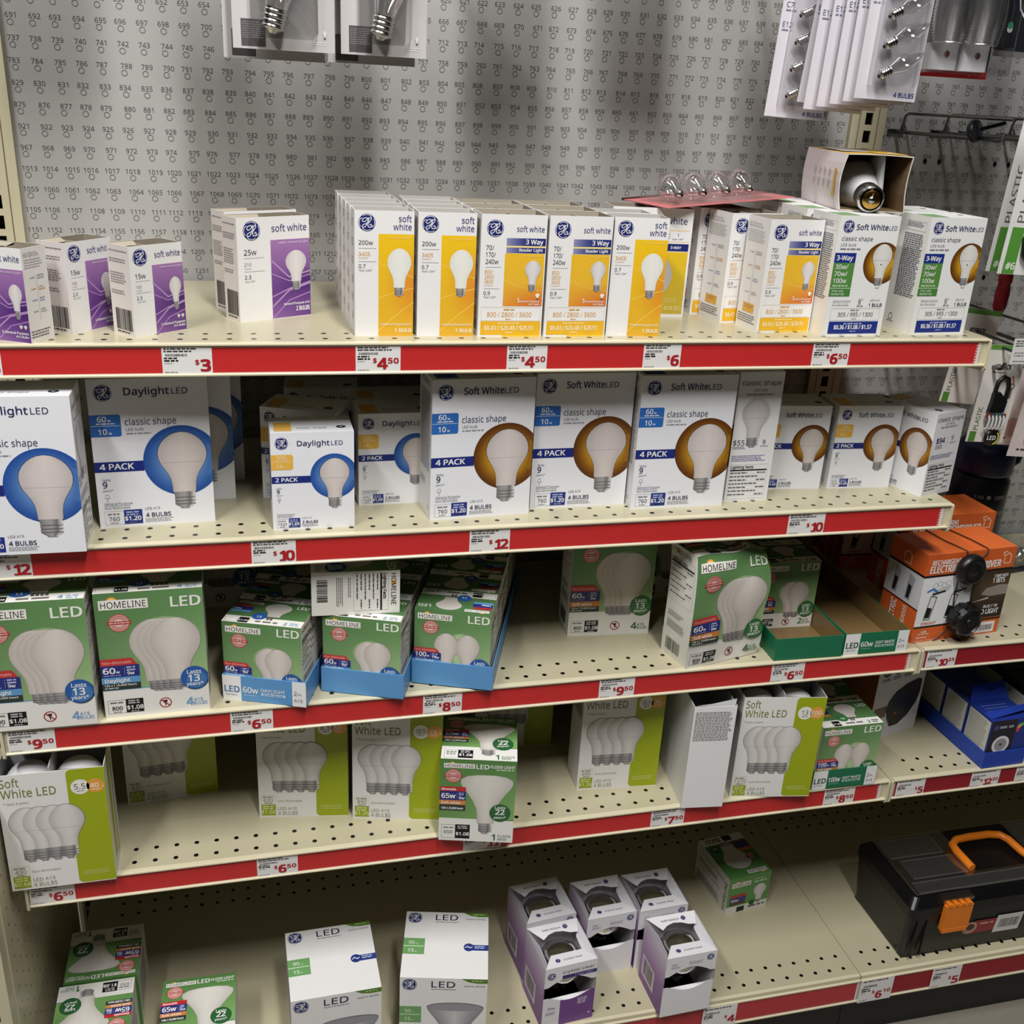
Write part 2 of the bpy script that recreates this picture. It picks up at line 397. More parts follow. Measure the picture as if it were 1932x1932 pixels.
def rail_mesh(x0,x1,yf,base=False):
    mb=MB()
    if base: pr=[(yf+.3,-.02),(yf+.06,-.02),(yf+.06,-.3),(yf-.04,-.34),(yf-.04,-.42),(yf+.05,-.44),(yf+.05,-2.02),(yf-.06,-2.04),(yf-.06,-2.12),(yf+.3,-2.12)]
    else: pr=[(yf+.3,0),(yf+.06,0),(yf+.015,-.02),(yf,-.06),(yf,-.1),(yf+.03,-.125),(yf+.13,-.13),(yf+.16,-1.3),(yf+.03,-1.31),(yf,-1.34),(yf+.01,-1.4),(yf+.06,-1.42),(yf+.3,-1.42)]
    for a,b in zip(pr,pr[1:]): mb.poly([(x0,*a),(x0,*b),(x1,*b),(x1,*a)],CREAM)
    return mb.mesh('rail',M_PAINT)
def deck_mesh(x0,x1,yf,th,hole0,back=False,rows=(1.76,.78)):
    mb=MB(); mb.box(x0,yf+.3,-th,x1,-.5,0,CREAM2)
    ys=[yf+a for a in rows]+([-1.26,-2.28] if back else [])
    for y in ys:
        x=hole0
        while x<x1-.3:
            if x>x0+.3: mb.poly([(x+.125*math.cos(.6283*k),y+.125*math.sin(.6283*k),.004) for k in range(10)],(10,10,9))
            x+=1
    return mb.mesh('deck',M_PAINT)
def bracket_mesh(s):
    mb=MB(); pr=[(-14.86,-.03),(-14.92,-.1),(-14.93,-1.5),(-14.85,-1.62),(-14.6,-1.66),(-.5,-3.2),(-.4,-3.2),(-.4,-.03)]
    for x,r in ((0,1),(.13,-1)): mb.poly([(x,*p) for p in pr[::r]],CREAM)
    for a,b in zip(pr,pr[1:]+pr[:1]): mb.poly([(0,*a),(0,*b),(.13,*b),(.13,*a)],CREAM)
    return mb.mesh('bracket',M_PAINT)
def strip_mesh(x0,x1,yf,red,z0=-.16,z1=-1.3,white_end=True):
    mb=MB(); y=yf+.11; 
    mb.box(x0,y,z1,x1,y+.02,z0,(236,232,228))
    mb.poly([(x0+.02,y-.004,z1+.03),(x1-.14,y-.004,z1+.03),(x1-.14,y-.004,z0-.05),(x0+.02,y-.004,z0-.05)],red)
    if white_end:   # torn white edge with the tail of a printed web address
        for k in range(7): mb.poly([(x1-.24+random.uniform(-.03,.03),y-.006,z1+.07+k*.14),(x1-.13,y-.006,z1+.07+k*.14),(x1-.13,y-.006,z1+.15+k*.14),(x1-.24,y-.006,z1+.15+k*.14)],(232,190,186))
    return mb.mesh('strip',M_CARD)
RED=(200,44,44); RED2=(150,22,36); RED3=(186,54,60)
def shelf(x0,x1,z,hole0,red,label,ends=(1,1)):
    o=empty('shelf',TM(0,0,z)); tag(o,label,'shelf')
    obj('deck',deck_mesh(x0,x1,-14.9,.9,hole0),o); obj('price_rail',rail_mesh(x0+.12,x1-.12,-14.9),o)
    obj('red_strip',strip_mesh(x0+.3,x1-.5,-14.9,red),o)
    for k,x in enumerate((x0-.02,x1-.11)):
        if ends[k]: obj('end_bracket',bracket_mesh(k),o,Matrix.Translation((x*IN,0,0)))
    return o
SZ={1:-27.13,2:-36.07,3:-45.0,4:-54.0,5:-68.0}
shelf(-1.45,46.62,SZ[1],.6,RED,'topmost cream shelf with red strip, carrying the purple and yellow bulb boxes')
shelf(-1.45,46.62,SZ[2],.66,RED,'cream shelf with red strip, second from the top, carrying blue and amber ringed boxes')
shelf(-1.45,46.62,SZ[3],.62,RED,'cream shelf with red strip, third from the top, carrying green boxes and trays')
shelf(-1.45,46.62,SZ[4],.6,RED,'cream shelf with red strip, fourth from the top, carrying lime and white boxes')
shelf(46.75,94.8,SZ[3],48.6,RED2,'cream steel shelf at right with crimson strip, under the orange screwdriver boxes',(1,0))
shelf(46.75,94.8,SZ[4],48.6,RED2,'cream steel shelf at right with crimson strip, under the blue tray of small boxes',(1,0))
def base(x0,x1,hole0,red,label,z):
    o=empty('base_shelf',TM(0,0,z)); tag(o,label,'shelf')
    obj('deck',deck_mesh(x0,x1,-16.4,.12,hole0,True,(1.86,.84)),o); obj('price_rail',rail_mesh(x0,x1,-16.4,True),o)
    obj('red_strip',strip_mesh(x0+.05,x1-.02,-16.49,red,-.46,-1.98,False),o)
    mb=MB(); mb.box(x0,-15.2,-6.28,x1,-15.0,-2.14,(20,19,18)); mb.box(x0,-15.0,-6.28,x0+.1,-.5,-.14,(24,22,19))
    obj('kick_plate',mb.mesh('kick',M_PLAST),o)
base(-1.4,46.54,.73,RED3,'cream base shelf with black kick plate, under the loose flood and clear bulb boxes',SZ[5])
base(46.58,94.8,47.63,RED2,'cream base shelf at right with black kick plate, under the black toolbox',SZ[5])
# perforated panel closing the left end
o=empty('end_panel',TM(0,0,0)); tag(o,'cream perforated steel end panel beside the base shelf at lower left','panel')
mb=MB(); mb.box(-2.35,-16.4,-74.2,-2.2,-.8,-48,(206,198,168))
for i in range(15):
    for j in range(25): mb.poly([(-2.195,-15.6+i+.09*math.cos(t),-73.6+j+.09*math.sin(t)) for t in (0,1.05,2.1,3.14,4.2,5.25)],(120,112,90))
obj('perforated_sheet',mb.mesh('sheet',M_PAINT),o)
mb=MB(); mb.box(-3.5,-17.4,-74.2,-2.25,-16.42,-48,(206,198,168))
for j in range(26): mb.poly([(-3.0,-17.405,-73.9+j),(-2.75,-17.405,-73.9+j),(-2.75,-17.405,-73.3+j),(-3.0,-17.405,-73.3+j)],(30,28,24))
obj('slotted_post',mb.mesh('post',M_PAINT),o)

# ---------------------------------------------------------------- price labels in the rails
def price(x,z,y,w,h,dollars,cents,label,desc=2,fs=1.0,tiltz=0):
    a=Art(w,h); a.bg=(234,232,230); R=(176,30,38); K=(60,58,58)
    s=h/1.14
    a.bars(.08*s,w*.82,.06*s,.05*s,K,desc,.1*s,rag=.3)
    a.code(.14*s,.29*s,w*.5,.39*s,(70,70,70)); a.bars(.08*s,w*.3,.44*s,.055*s,(40,40,40)); a.bars(.08*s,w*.32,.54*s,.06*s,(20,20,20))
    a.bars(.08*s,w*.2,.66*s,.03*s,(170,168,166)); a.bars(.08*s,w*.3,1.03*s,.035*s,(150,148,146))
    cw={1:.34,2:.66}[len(dollars)]*fs*s; right=w-.06*s-(.5*fs*s if cents else 0)
    x0=right-cw-.04
    a.text('$',x0-.08*s,.74*s,.2*fs*s,R,'r',.03,1.15)
    for i,ch in enumerate(dollars):
        cx=x0+(.17+.33*i)*fs*s
        a.text(ch,cx,1.0*s,.46*fs*s,R,'c',.055,1.15)
        if ch=='1': a.rect(cx-.13*fs*s,.94*s,cx+.15*fs*s,1.02*s,R,4.8)
    if cents:
        for i,ch in enumerate(cents): a.text(ch,right+(.12+.25*i)*fs*s,.76*s,.22*fs*s,R,'c',.05,1.3)
    mb=MB(); emit(mb,a,lambda u,v,l:(u,-.004*l,-v),w,h)
    mb.box(0,.0,-h,w,.012,0,a.bg)
    return tag(obj('price_label',mb.mesh('price',M_CARD),None,TM(x,y,z,0,0,tiltz)),label,'price label','shelf price labels')
yl=-14.86
def rowlab(z,items):
    for x,w,d,c,l in items: price(x,z-.15,yl+.045,w,1.17,d,c,l)
rowlab(SZ[1],[(-.1,.86,'3',None,'white price label cut off at the left end of the top shelf rail'),(6.87,2.0,'3',None,'white price label reading $3 in the top shelf rail'),(14.83,1.95,'4','50','white price label reading $4.50 below the two yellow 200 watt stacks'),(21.56,1.87,'4','50','white price label reading $4.50 below the 3 way reader bulb boxes'),(28.06,1.86,'6',None,'white price label reading $6 in the top shelf rail'),(36.75,1.98,'6','50','white price label reading $6.50 at the right end of the top shelf rail')])
rowlab(SZ[2],[(-1.2,2.06,'12',None,'white price label reading $12 at the left end of the second shelf'),(10.08,1.98,'10',None,'white price label reading $10 left of center on the second shelf'),(20.18,1.98,'12',None,'white price label reading $12 in the middle of the second shelf'),(36.95,2.1,'10',None,'white price label reading $10 near the right end of the second shelf')])
rowlab(SZ[3],[(-1.2,2.05,'9','50','white price label reading $9.50 at the left end of the third shelf'),(8.72,2.0,'6','50','white price label reading $6.50 below the white fronted blue tray'),(18.11,2.0,'8','50','white price label reading $8.50 below the rightmost blue tray'),(27.47,1.98,'9','50','white price label reading $9.50 in the middle of the third shelf'),(37.44,2.0,'6','50','white price label reading $6.50 below the plain green tray')])
rowlab(SZ[4],[(-1.3,2.09,'6','50','white price label reading $6.50 below the lime box at the far left'),(9.6,2.07,'6','50','white price label reading $6.50 below the middle of the fourth shelf'),(20.49,2.1,'11',None,'white price label mostly hidden behind the overhanging flood light box'),(31.36,2.04,'7','50','white price label reading $7.50 in the fourth shelf rail'),(42.31,2.03,'8','50','white price label reading $8.50 at the right end of the fourth shelf')])
price(47.18,SZ[3]-.15,yl+.03,1.96,1.17,'10','25','white price label reading $10.25 below the orange screwdriver box',1,.85)
price(47.18,SZ[4]-.15,yl+.03,1.96,1.17,'5',None,'white price label reading $5 on the right hand shelf above the toolbox',1,.9)
price(52.41,SZ[4]-.15,yl+.03,2.05,1.17,'12','20','white price label reading $12.20 below the blue tray',1,.85)
price(55.64,SZ[4]-.15,yl+.03,2.05,1.17,'1',None,'white price label cut by the right edge, right of the $12.20 one',1,.8)
price(35.68,SZ[5]-.42,-16.45,2.3,1.6,'4',None,'white price label reading $4 on the base shelf rail',1,.8)
price(46.6,SZ[5]-.32,-16.47,2.4,1.9,'6','10','white price label reading $6.10 at the seam of the base shelves',1,.72)
price(51.89,SZ[5]-.4,-16.45,2.2,1.7,'5',None,'white price label reading $5 below the black toolbox',1,.85)

# ---------------------------------------------------------------- printed designs
NAVY=(30,40,112); INK=(44,44,60); GRY=(150,148,152); WH=(240,239,238); YEL=(240,190,30); GOLD=(222,168,80); BLU=(42,92,172); GRN=(88,142,68)
LOGO_W=(236,236,240)
def fine(a,x0,x1,y0,y1,col=GRY,h=.035,step=.085,rag=.2,sl=0):
    a.bars(x0,x1,y0,h,col,max(1,int((y1-y0)/step)),step,3,rag,sl)
def scale_face(w,h,gold=None):
    """plain side: paragraphs, a light colour scale, then more print"""
    a=A(w,h,(234,231,228)); a.text('Let Us Show You',w*.08,h*.07,.1,(140,138,140),w=w*.55); a.text('What Light Can Do',w*.08,h*.095,.1,(140,138,140),w=w*.62)
    fine(a,w*.08,w*.88,h*.12,h*.24,(170,168,168),.035,.1); a.rect(w*.5,h*.29,w*.51,h*.78,(180,178,178),3)
    for k,c in enumerate(((150,148,150),(206,150,90),(120,150,190),(150,150,160))):
        y=h*(.31+.12*k); fine(a,w*.25,w*.45,y,y+.15,c,.04,.1,.1); fine(a,w*.55,w*.82,y-.05,y+.2,c,.04,.1,.3)
    if gold: a.rect(w*.25,h*.77,w*.75,h*.85,gold,3); fine(a,w*.32,w*.7,h*.785,h*.835,(242,212,150),.04,.1)
    fine(a,w*.06,w*.92,h*.875,h*.97,(90,88,92),.045,.11); return a
def text_face(w,h,code=True,col=(140,130,132),bg=(226,218,214)):
    a=A(w,h,bg)
    for y0,y1 in ((.06,.1),(.15,.22),(.3,.46),(.5,.56)): fine(a,w*.08,w*(.9 if y0<.3 else .78),h*y0,h*y1,col,.045,.1)
    if code: a.code(w*.18,h*.7,w*.92,h*.94,(44,40,44)); a.bars(w*.2,w*.8,h*.955,.06,(60,56,60))
    else: fine(a,w*.08,w*.8,h*.7,h*.92,col,.045,.1)
    return a
def swoosh_purple(a,x0,y0,x1,y1):
    def fn(u,v):
        c=mix((168,122,178),(104,62,138),min(1,v*1.5)); c=mix(c,(58,26,104),max(0,1-abs(v-.55)*5)*u)
        return mix(c,(176,130,186),max(0,v-.7)*2*(1-u)+max(0,.35-v)*.8*(1-u))
    a.grid(x0,y0,x1,y1,8,14,fn,1)
    w,h=x1-x0,y1-y0
    for k,(p,q,t) in enumerate(((.25,.45,.02),(.72,.6,.015),(.85,.62,.02),(1.0,.75,.012),(.42,.5,.012))):
        a.line([(x0,y0+h*p),(x0+w*.45,y0+h*(q+.03)),(x0+w,y0+h*q*.93)],h*t,(186,146,196),1.5)
def swoosh_yellow(a,x0,y0,x1,y1,strong=.35):
    def fn(u,v):
        c=mix((246,200,28),(230,176,48),v); return mix(c,(228,132,48),max(0,1-math.hypot((u-1.05)*1.1,(v-.5)*2.6))*strong*2.4)
    a.grid(x0,y0,x1,y1,6,12,fn,1); w,h=x1-x0,y1-y0
    for p,q in ((.28,.42),(.62,.52),(.95,.66)): a.line([(x0,y0+h*p),(x0+w*.5,y0+h*(p+q)*.5-.05),(x0+w,y0+h*q)],h*.008,(246,212,90),1.5)
def purple_front(w,h,watt,lum,n,px,txt2):
    a=A(w,h,WH); k=h/4.58; a.logo(w*.2,.55*k+.02,.42*k,NAVY,LOGO_W)
    a.text('soft white',w*.96,.66*k,.3*k,NAVY,'r',w=w*.49)
    swoosh_purple(a,w*px,1.02*k,w,h-.02); a.text('subtle, reassuring light',w*.97,1.2*k,.1*k,(226,206,236),'r',.02,w=w*.38*1.1)
    y=1.62*k
    a.text(watt,w*.085,y,.24*k,INK); a.rect(w*.085,y+.13*k,w*.36,y+.145*k,GRY,2); a.text(lum,w*.085,y+.48*k,.15*k,(150,130,160)); a.text('Lumens',w*.085,y+.62*k,.07*k,GRY)
    a.rect(w*.085,y+.72*k,w*.36,y+.735*k,GRY,2); a.text('2.3',w*.085,y+1.05*k,.17*k,INK); a.text('Year Life*',w*.085,y+1.2*k,.08*k,(120,110,130))
    return a,k
def front25():
    a,k=purple_front(3.7,4.58,'25w','210',2,.45,0); a.bulb(2.95,1.52,.55,1.42,.42,.22)
    a.text('General Purpose A19',3.63,4.0,.1,WH,'r',.03); a.text('2 BULBS',3.63,4.3,.2,WH,'r',.03,w=.72); return a
def front15():
    a,k=purple_front(2.57,3.72,'15w','100',2,.41,0); a.bulb(2.12,1.4,.3,1.05,.35,.11)
    for x in (2.2,2.4): a.bulb(x,3.0,.08,.15,.06,.04,metal=0)
    a.text('2 General Purpose',2.5,3.38,.1,WH,'r',.03); a.text('A15 Bulbs',2.5,3.52,.09,WH,'r',.03); return a
def make_purple(w,h,d,front,two=True):
    me=carton(w,d,h,{'F':front(),'L':text_face(d,h),'R':scale_face(d,h),'B':front()},open_top=True)
    mb=MB(); mb.box(w*.5,.04,.05,w*.5+.04,d-.04,h-.12,(178,168,152)); mb.box(w*.5,d*.5-.02,.05,w-.04,d*.5+.02,h-.2,(170,160,144))
    fl=MB(); fl.poly([(.04,d-.05,h-.02),(w*.48,d-.05,h-.02),(w*.44,d-.45,h-.14),(.1,d-.45,h-.14)],(176,166,148))
    return me,[('divider',mb.mesh('divider',M_CARD),None),('flap',fl.mesh('flap',M_CARD),None)]
def front200():
    w,h=2.55,5.36; a=A(w,h,WH); a.logo(.53,.5,.36,NAVY,LOGO_W)
    a.text('soft',2.43,.44,.26,NAVY,'r',w=.55); a.text('white',2.43,.78,.26,NAVY,'r',w=.78)
    swoosh_yellow(a,1.02,.96,w,h); a.text('strong, vibrant light*',2.45,1.14,.08,(250,226,130),'r',w=1.0)
    a.text('200w',.17,1.42,.18,INK); a.rect(.17,1.56,.92,1.575,GRY,2); a.text('3405',.17,1.88,.16,GOLD); a.text('Lumens',.17,2.0,.08,(214,176,120)); a.rect(.17,2.12,.92,2.135,GRY,2); a.text('0.7',.17,2.4,.16,INK); a.text('Year Life*',.17,2.54,.09,(120,116,120))
    a.bulb(1.92,1.55,.52,1.68,.4,.2,glass=(240,240,232),edge=(226,226,216)); a.text('General Purpose A21',2.47,4.88,.1,(250,240,210),'r',.02); a.text('1 BULB',2.47,5.18,.16,(250,244,224),'r',.03); return a
def make200():
    w,h,d=2.55,5.36,1.62; s=A(d,h,(226,222,220)); 
    for k in range(6): a0=.2+.1*k; fine(s,d*.25,d*.6,h*(.08+.15*k),h*(.16+.15*k),(90,88,96),.05,.12,.3,.2)
    return carton(w,d,h,{'F':front200(),'L':s,'R':scale_face(d,h)},open_top=True,inner=(196,192,186)),[]
def front3way():
    w,h=2.95,5.36; a=A(w,h,WH); a.logo(.62,.6,.37,NAVY,LOGO_W); a.text('soft white',2.83,.72,.24,NAVY,'r',w=1.24)
    for y0,y1,t,c in ((1.0,1.32,'3 Way',.2),(1.41,1.64,'Reader Light',.13)):
        a.grid(1.15,y0,w-.03,y1,8,1,lambda u,v:mix((150,150,186),(34,44,120),u*1.8),1.5); a.text(t,2.8,y1-.07,c,WH,'r',.03)
    a.rect(1.15,1.33,w-.03,1.4,(244,226,150),1.4)
    a.grid(1.1,1.66,w-.05,3.98,5,9,lambda u,v:mix(mix((240,192,44),(236,182,60),v),(222,118,48),(v-.55)*2.2*(.4+u)),1); a.line([(1.1,2.8),(1.7,3.1),(2.9,3.3)],.02,(248,214,110),1.5)
    a.text('strong, vibrant light*',2.85,1.8,.07,(248,220,130),'r',w=.9); a.bulb(2.4,1.95,.36,1.06,.33,.17)
    for i,t in enumerate(('70/','170/','240w')): a.text(t,.24,1.52+.3*i,.2,INK,w=(.36,.44,.58)[i])
    a.rect(.24,2.26,.95,2.275,GRY,2)
    for i,t in enumerate(('800/','2800/','3600')): a.text(t,.22,2.54+.21*i,.16,GOLD,w=(.38,.46,.4)[i])
    a.text('Lumens',.22,3.08,.08,(214,176,120)); a.rect(.2,3.2,.92,3.215,GRY,2); a.text('0.9',.2,3.48,.16,INK); a.text('Year Life*',.2,3.62,.09,(110,108,116))
    a.text('1',1.75,3.82,.2,WH,b=.02); a.text('General Purpose',2.78,3.8,.085,WH,'r',.02); a.text('A21 Bulb',2.78,3.93,.085,WH,'r',.02); a.bulb(2.68,3.4,.1,.2,.08,.05,metal=0,glass=(250,246,236),edge=(250,240,220))
    a.frame(.12,4.02,w-.1,4.64,.012,(222,208,176),2); a.bars(1.15,1.65,4.1,.06,GOLD); a.text('800 / 2800 / 3600',1.42,4.45,.2,GOLD,'c',w=2.05); a.bars(1.25,1.5,4.54,.04,GOLD)
    a.rect(.12,4.66,w-.06,5.28,(238,184,40),2); a.bars(.9,1.9,4.72,.06,(248,222,150)); a.text('$8.43 / $20.48 / $28.91',1.42,5.06,.2,(252,244,214),'c',.015,w=2.25,L=4); a.bars(1.25,1.6,5.14,.05,(248,222,150)); a.rect(w*.38,5.28,w-.06,h,(244,200,50),2)
    return a
def make3way():
    w,h,d=2.95,5.36,2.04
    me=carton(w,d,h,{'F':front3way(),'L':scale_face(d,h,(224,170,70)),'R':text_face(d,h),'B':front3way()},open_top=True)
    mb=MB(); mb.box(w*.52,.05,.05,w*.52+.04,d-.05,h-.1,(186,178,160))
    fl=MB(); fl.box(.05,d-.09,h-.3,w-.05,d-.05,h-.03,(180,170,152)); return me,[('divider',mb.mesh('divider',M_CARD),None),('flap',fl.mesh('flap',M_CARD),None)]
def front2b():
    w,h=4.1,5.36; a=A(w,h,WH); a.logo(1.05,.5,.37,NAVY,LOGO_W); a.text('soft white',3.8,.75,.3,NAVY,'r',w=1.9)
    a.rect(.3,1.05,w-.1,1.62,(232,186,60),1); a.rect(2.75,1.08,w-.1,1.6,(236,236,238),2); a.disc(2.75,1.34,.26,(236,236,238),2); a.text('1',3.4,1.38,.17,NAVY,'c'); a.text('Year Life*',3.4,1.52,.09,NAVY,'c')
    a.rect(2.6,1.7,w-.1,2.06,NAVY,2); a.disc(2.6,1.88,.18,NAVY,2); a.text('3-WAY',3.35,1.95,.13,WH,'c',.02)
    a.grid(.3,2.1,w-.1,5.2,5,8,lambda u,v:mix((226,190,36),(200,176,60),v),1); a.rdisc(2.2,3.3,1.1,lambda t:mix((206,204,206),(190,186,180),t),2); fine(a,3.0,3.7,4.4,4.7,(236,214,130)); a.text('2 BULBS',3.9,5.0,.2,(244,226,150),'r',.02); return a
def make2b():
    w,h,d=4.1,5.36,2.0
    me=carton(w,d,h,{'F':front2b(),'R':text_face(d,h),'L':text_face(d,h)},open_top=True); mb=MB(); mb.box(w*.5,.05,.05,w*.5+.04,d-.05,h-.05,(186,178,160)); return me,[('divider',mb.mesh('divider',M_CARD),None)]

DAY=lambda t:mix((96,140,200),(34,78,158),(t-.55)*2.4) if t>.55 else (110,150,205)
AMB=lambda t:mix((206,152,32),(92,48,14),(t-.5)*2.2)
def led_front(w,h,soft,n):
    a=A(w,h,(238,239,244)); four=n==4
    q=dict(lx=.64,ly=.62,lr=.37,tx=1.5,ty=.74,tc=.32,tw=1.87,ex=3.47,ew=.68,g0=1.6,g1=2.6,gw=1.27,cx=3.72,cy=3.85,cr=1.66,b0=2.5,br=1.05,bh=2.86,bb=.85,bw=.45,p0=3.77,p1=4.25) if four else dict(lx=.48,ly=.5,lr=.29,tx=1.17,ty=.63,tc=.24,tw=1.43,ex=2.68,ew=.52,g0=1.03,g1=1.75,gw=.97,cx=2.8,cy=2.12,cr=1.08,b0=1.26,br=.67,bh=1.92,bb=.53,bw=.29,p0=2.07,p1=2.4)
    if soft: q['tw']*=1.03
    a.logo(q['lx'],q['ly'],q['lr'],NAVY,LOGO_W)
    a.text('Soft White' if soft else 'Daylight',q['tx'],q['ty'],q['tc'],(30,36,92),b=.012,w=q['tw']); a.text('LED',q['ex'],q['ty'],q['tc']*.86,(60,64,110),w=q['ew'],b=-.006)
    tagc=(46,108,190) if four else (236,184,76); tc2=WH if four else (250,226,176)
    a.rect(0,q['g0'],q['gw']-.1,q['g1'],tagc,2); a.rect(q['gw']-.1,q['g0']+.1,q['gw'],q['g1']-.1,tagc,2); a.disc(q['gw']-.1,q['g0']+.1,.1,tagc,2.2); a.disc(q['gw']-.1,q['g1']-.1,.1,tagc,2.2)
    gm=(q['g0']+q['g1'])/2; a.rect(.02,gm-.01,q['gw']-.05,gm+.01,tc2,3); s=q['g1']-q['g0']
    for t,y in (('60' if four else '100',q['g0']+s*.32),('10' if four else '14',q['g1']-s*.1)):
        a.text(t,q['gw']*.25,y,s*.25,tc2,b=.02); a.text('w',q['gw']*.25+s*(.42 if len(t)==2 else .6),y,s*.12,tc2,b=.02)
    a.bars(q['gw']*.2,q['gw']*.82,gm-s*.12,s*.05,tc2)
    if four:
        a.text('classic shape',1.44,2.1,.3,(70,72,100),w=2.15); a.text('LED bulb',1.46,2.36,.13,(120,120,136)); a.bars(1.46,2.5,2.46,.06,(150,150,162))
    c=AMB if soft else DAY
    a.rdisc(q['cx'],q['cy'],q['cr'],c,2,44,7)
    a.rect(0,q['p0'],q['cx']-q['cr']+.03,q['p1'],(28,44,124),2); a.text('%d PACK'%n,q['gw']*.18,q['p1']-(q['p1']-q['p0'])*.24,(q['p1']-q['p0'])*.56,WH,b=.03,w=(q['p1']-q['p0'])*2.95)
    a.bulb(q['cx']+.02,q['b0'],q['br'],q['bh'],q['bb'],q['bw'],glass=(224,214,210),edge=(190,180,178),line=.5,out=mix((0,0,0),(60,40,30),.6) if soft else (40,60,100))
    k=1 if four else .66; y=q['p1']
    a.text('lasts',.2*k+.08,y+.42*k,.12*k,(90,90,104)); a.text('9',.2*k+.08,y+.74*k,.28*k,(40,44,88),b=.015); a.text('years*',.2*k+.06,y+.92*k,.1*k,(110,110,120))
    x=.34*k+.08; yy=y+1.08*k; a.line([(x-.1*k,yy+.16*k),(x-.06*k,yy),(x+.06*k,yy),(x+.1*k,yy+.16*k),(x-.1*k,yy+.16*k)],.015,(130,130,146),3); a.line([(x,yy+.16*k),(x,yy+.35*k)],.03,(150,150,162),3)
    a.text('General Purpose',.2*k+.06,h-1.12*k+.02,.11*k,(86,86,110)); a.rect(.2*k+.06,h-1.06*k,1.35*k,h-1.045*k,(120,120,150),3); a.text('Non-Dimmable',.2*k+.06,h-.9*k,.11*k,(110,110,130))
    b0,b1=h-.8*k,h-.14*k
    a.frame(.2*k+.03,b0,1.0*k+.05,b1,.012,(170,170,186),3); a.bars(.35*k,.85*k,b0+.12*k,.06*k,(120,120,132)); a.text('760' if four else '1520',.62*k,b1-.18*k,.2*k,(60,60,80),'c'); a.bars(.45*k,.78*k,b1-.1*k,.04*k,(130,130,140))
    a.rect(1.0*k+.05,b0-.03,1.8*k+.03,b1,(32,50,134),3); a.bars(1.15*k,1.7*k,b0+.05*k,.07*k,(170,178,214),2,.12*k,4); a.text('$1.20' if four else '$1.69',1.42*k,b1-.17*k,.2*k,WH,'c',.03); a.bars(1.25*k,1.62*k,b1-.1*k,.05*k,(170,178,214))
    a.text('LED A19',1.95*k+.03,b0+.02,.12*k,(110,110,126)); a.text('%d BULBS'%n,1.95*k+.03,b0+.38*k,.2*k,(44,48,84),b=.02); fine(a,1.95*k,3.2*k,b0+.45*k,b0+.68*k,(150,150,160),.03,.07)
    return a
def led_side(w,h,four):
    a=A(w,h,(236,235,236)); k=w/2.4
    a.text('classic shape',w*.5,.1*h,.24*k,(80,80,100),'c',w=w*.88); a.text('LED bulb',w*.5,.145*h,.13*k,(130,130,140),'c'); a.bars(w*.2,w*.8,.165*h,.07*k,(150,150,156))
    if four:
        a.rdisc(w*.47,2.15,.86,lambda t:mix((206,204,204),(236,235,236),(t-.75)*4),1.5); a.bulb(w*.46,1.4,.76,2.05,.55,.33,glass=(220,216,214),edge=(186,182,180),line=.5)
        a.text('$55',.08,3.85,.28,(40,44,80)); a.text('9',1.72,3.82,.24,(40,44,80)); fine(a,.08,.8,3.92,4.15,(110,110,124)); fine(a,1.6,2.05,3.9,3.96,(110,110,124)); y=4.4
    else:
        a.text('$94',w*.14,.36*h,.3,(36,44,110),b=.02); a.rect(w*.52,.3*h,w*.53,.42*h,(170,170,180),3); a.text('9',w*.66,.345*h,.26,(40,44,80)); fine(a,w*.14,w*.42,.38*h,.44*h,(120,120,150)); fine(a,w*.62,w*.84,.37*h,.39*h,(120,120,150)); y=.5*h
    fine(a,.1,w*.85,y,y+.36,(120,124,160),.04,.09); y+=.5; y1=h-.12
    a.frame(.1,y,w*.92,y1,.01,(180,180,184),2); a.text('Lighting Facts',.14,y+.2,.14,(40,40,44),b=.03); a.rect(.12,y+.27,w*.9,y+.34,(20,20,22),3)
    for i in range(7):
        yy=y+.42+i*(y1-y-.5)/7; a.bars(.14,w*(.7 if i%2 else .45),yy,.06,(90,90,96)); a.bars(w*.68,w*.88,yy,.06,(90,90,96)) if i%2==0 else None; a.rect(.12,yy+.11,w*.9,yy+.116,(190,190,194),2.5)
    return a
def led_top(w,d,four):
    a=A(w,d,(226,227,232)); a.rect(w*.05,d*.35,w*.26,d*.9,(60,90,160) if four else (222,176,84),2); a.text('classic shape',w*.32,d*.78,.2,(130,130,146),w=w*.36); a.disc(w*.86,d*.7,.22,(40,42,58),2,ry=.2); a.disc(w*.86,d*.7,.09,(150,150,160),3); return a
def text_side(w,h): 
    a=A(w,h,(228,228,230)); a.frame(w*.15,.15,w*.92,.6,.012,(120,120,130)); fine(a,w*.2,w*.85,.2,.55,(110,110,120),.04,.09); fine(a,w*.15,w*.9,.75,h*.68,(120,120,128),.045,.1,.1); fine(a,w*.15,w*.6,h*.74,h*.8,(140,140,146)); a.ring(w*.78,h*.93,.08,.1,(110,110,116)); return a
def ring_side(w,h,c):
    a=A(w,h,(232,233,236)); a.rdisc(0,h*.55,1.4,c,2,40,6); a.rect(0,h*.55,w*.06,h*.62,(28,44,124),2); return a
LW4,LH4,LD4=5.0,6.92,2.43; LW2,LH2,LD2=3.71,4.68,2.33
def mk_led(soft,n):
    w,h,d=(LW4,LH4,LD4) if n==4 else (LW2,LH2,LD2)
    return lambda:(carton(w,d,h,{'F':led_front(w,h,soft,n),'T':led_top(w,d,n==4),'L':text_side(d,h) if soft else ring_side(d,h,DAY),'R':led_side(d,h,n==4)},base=(236,237,240)),[])
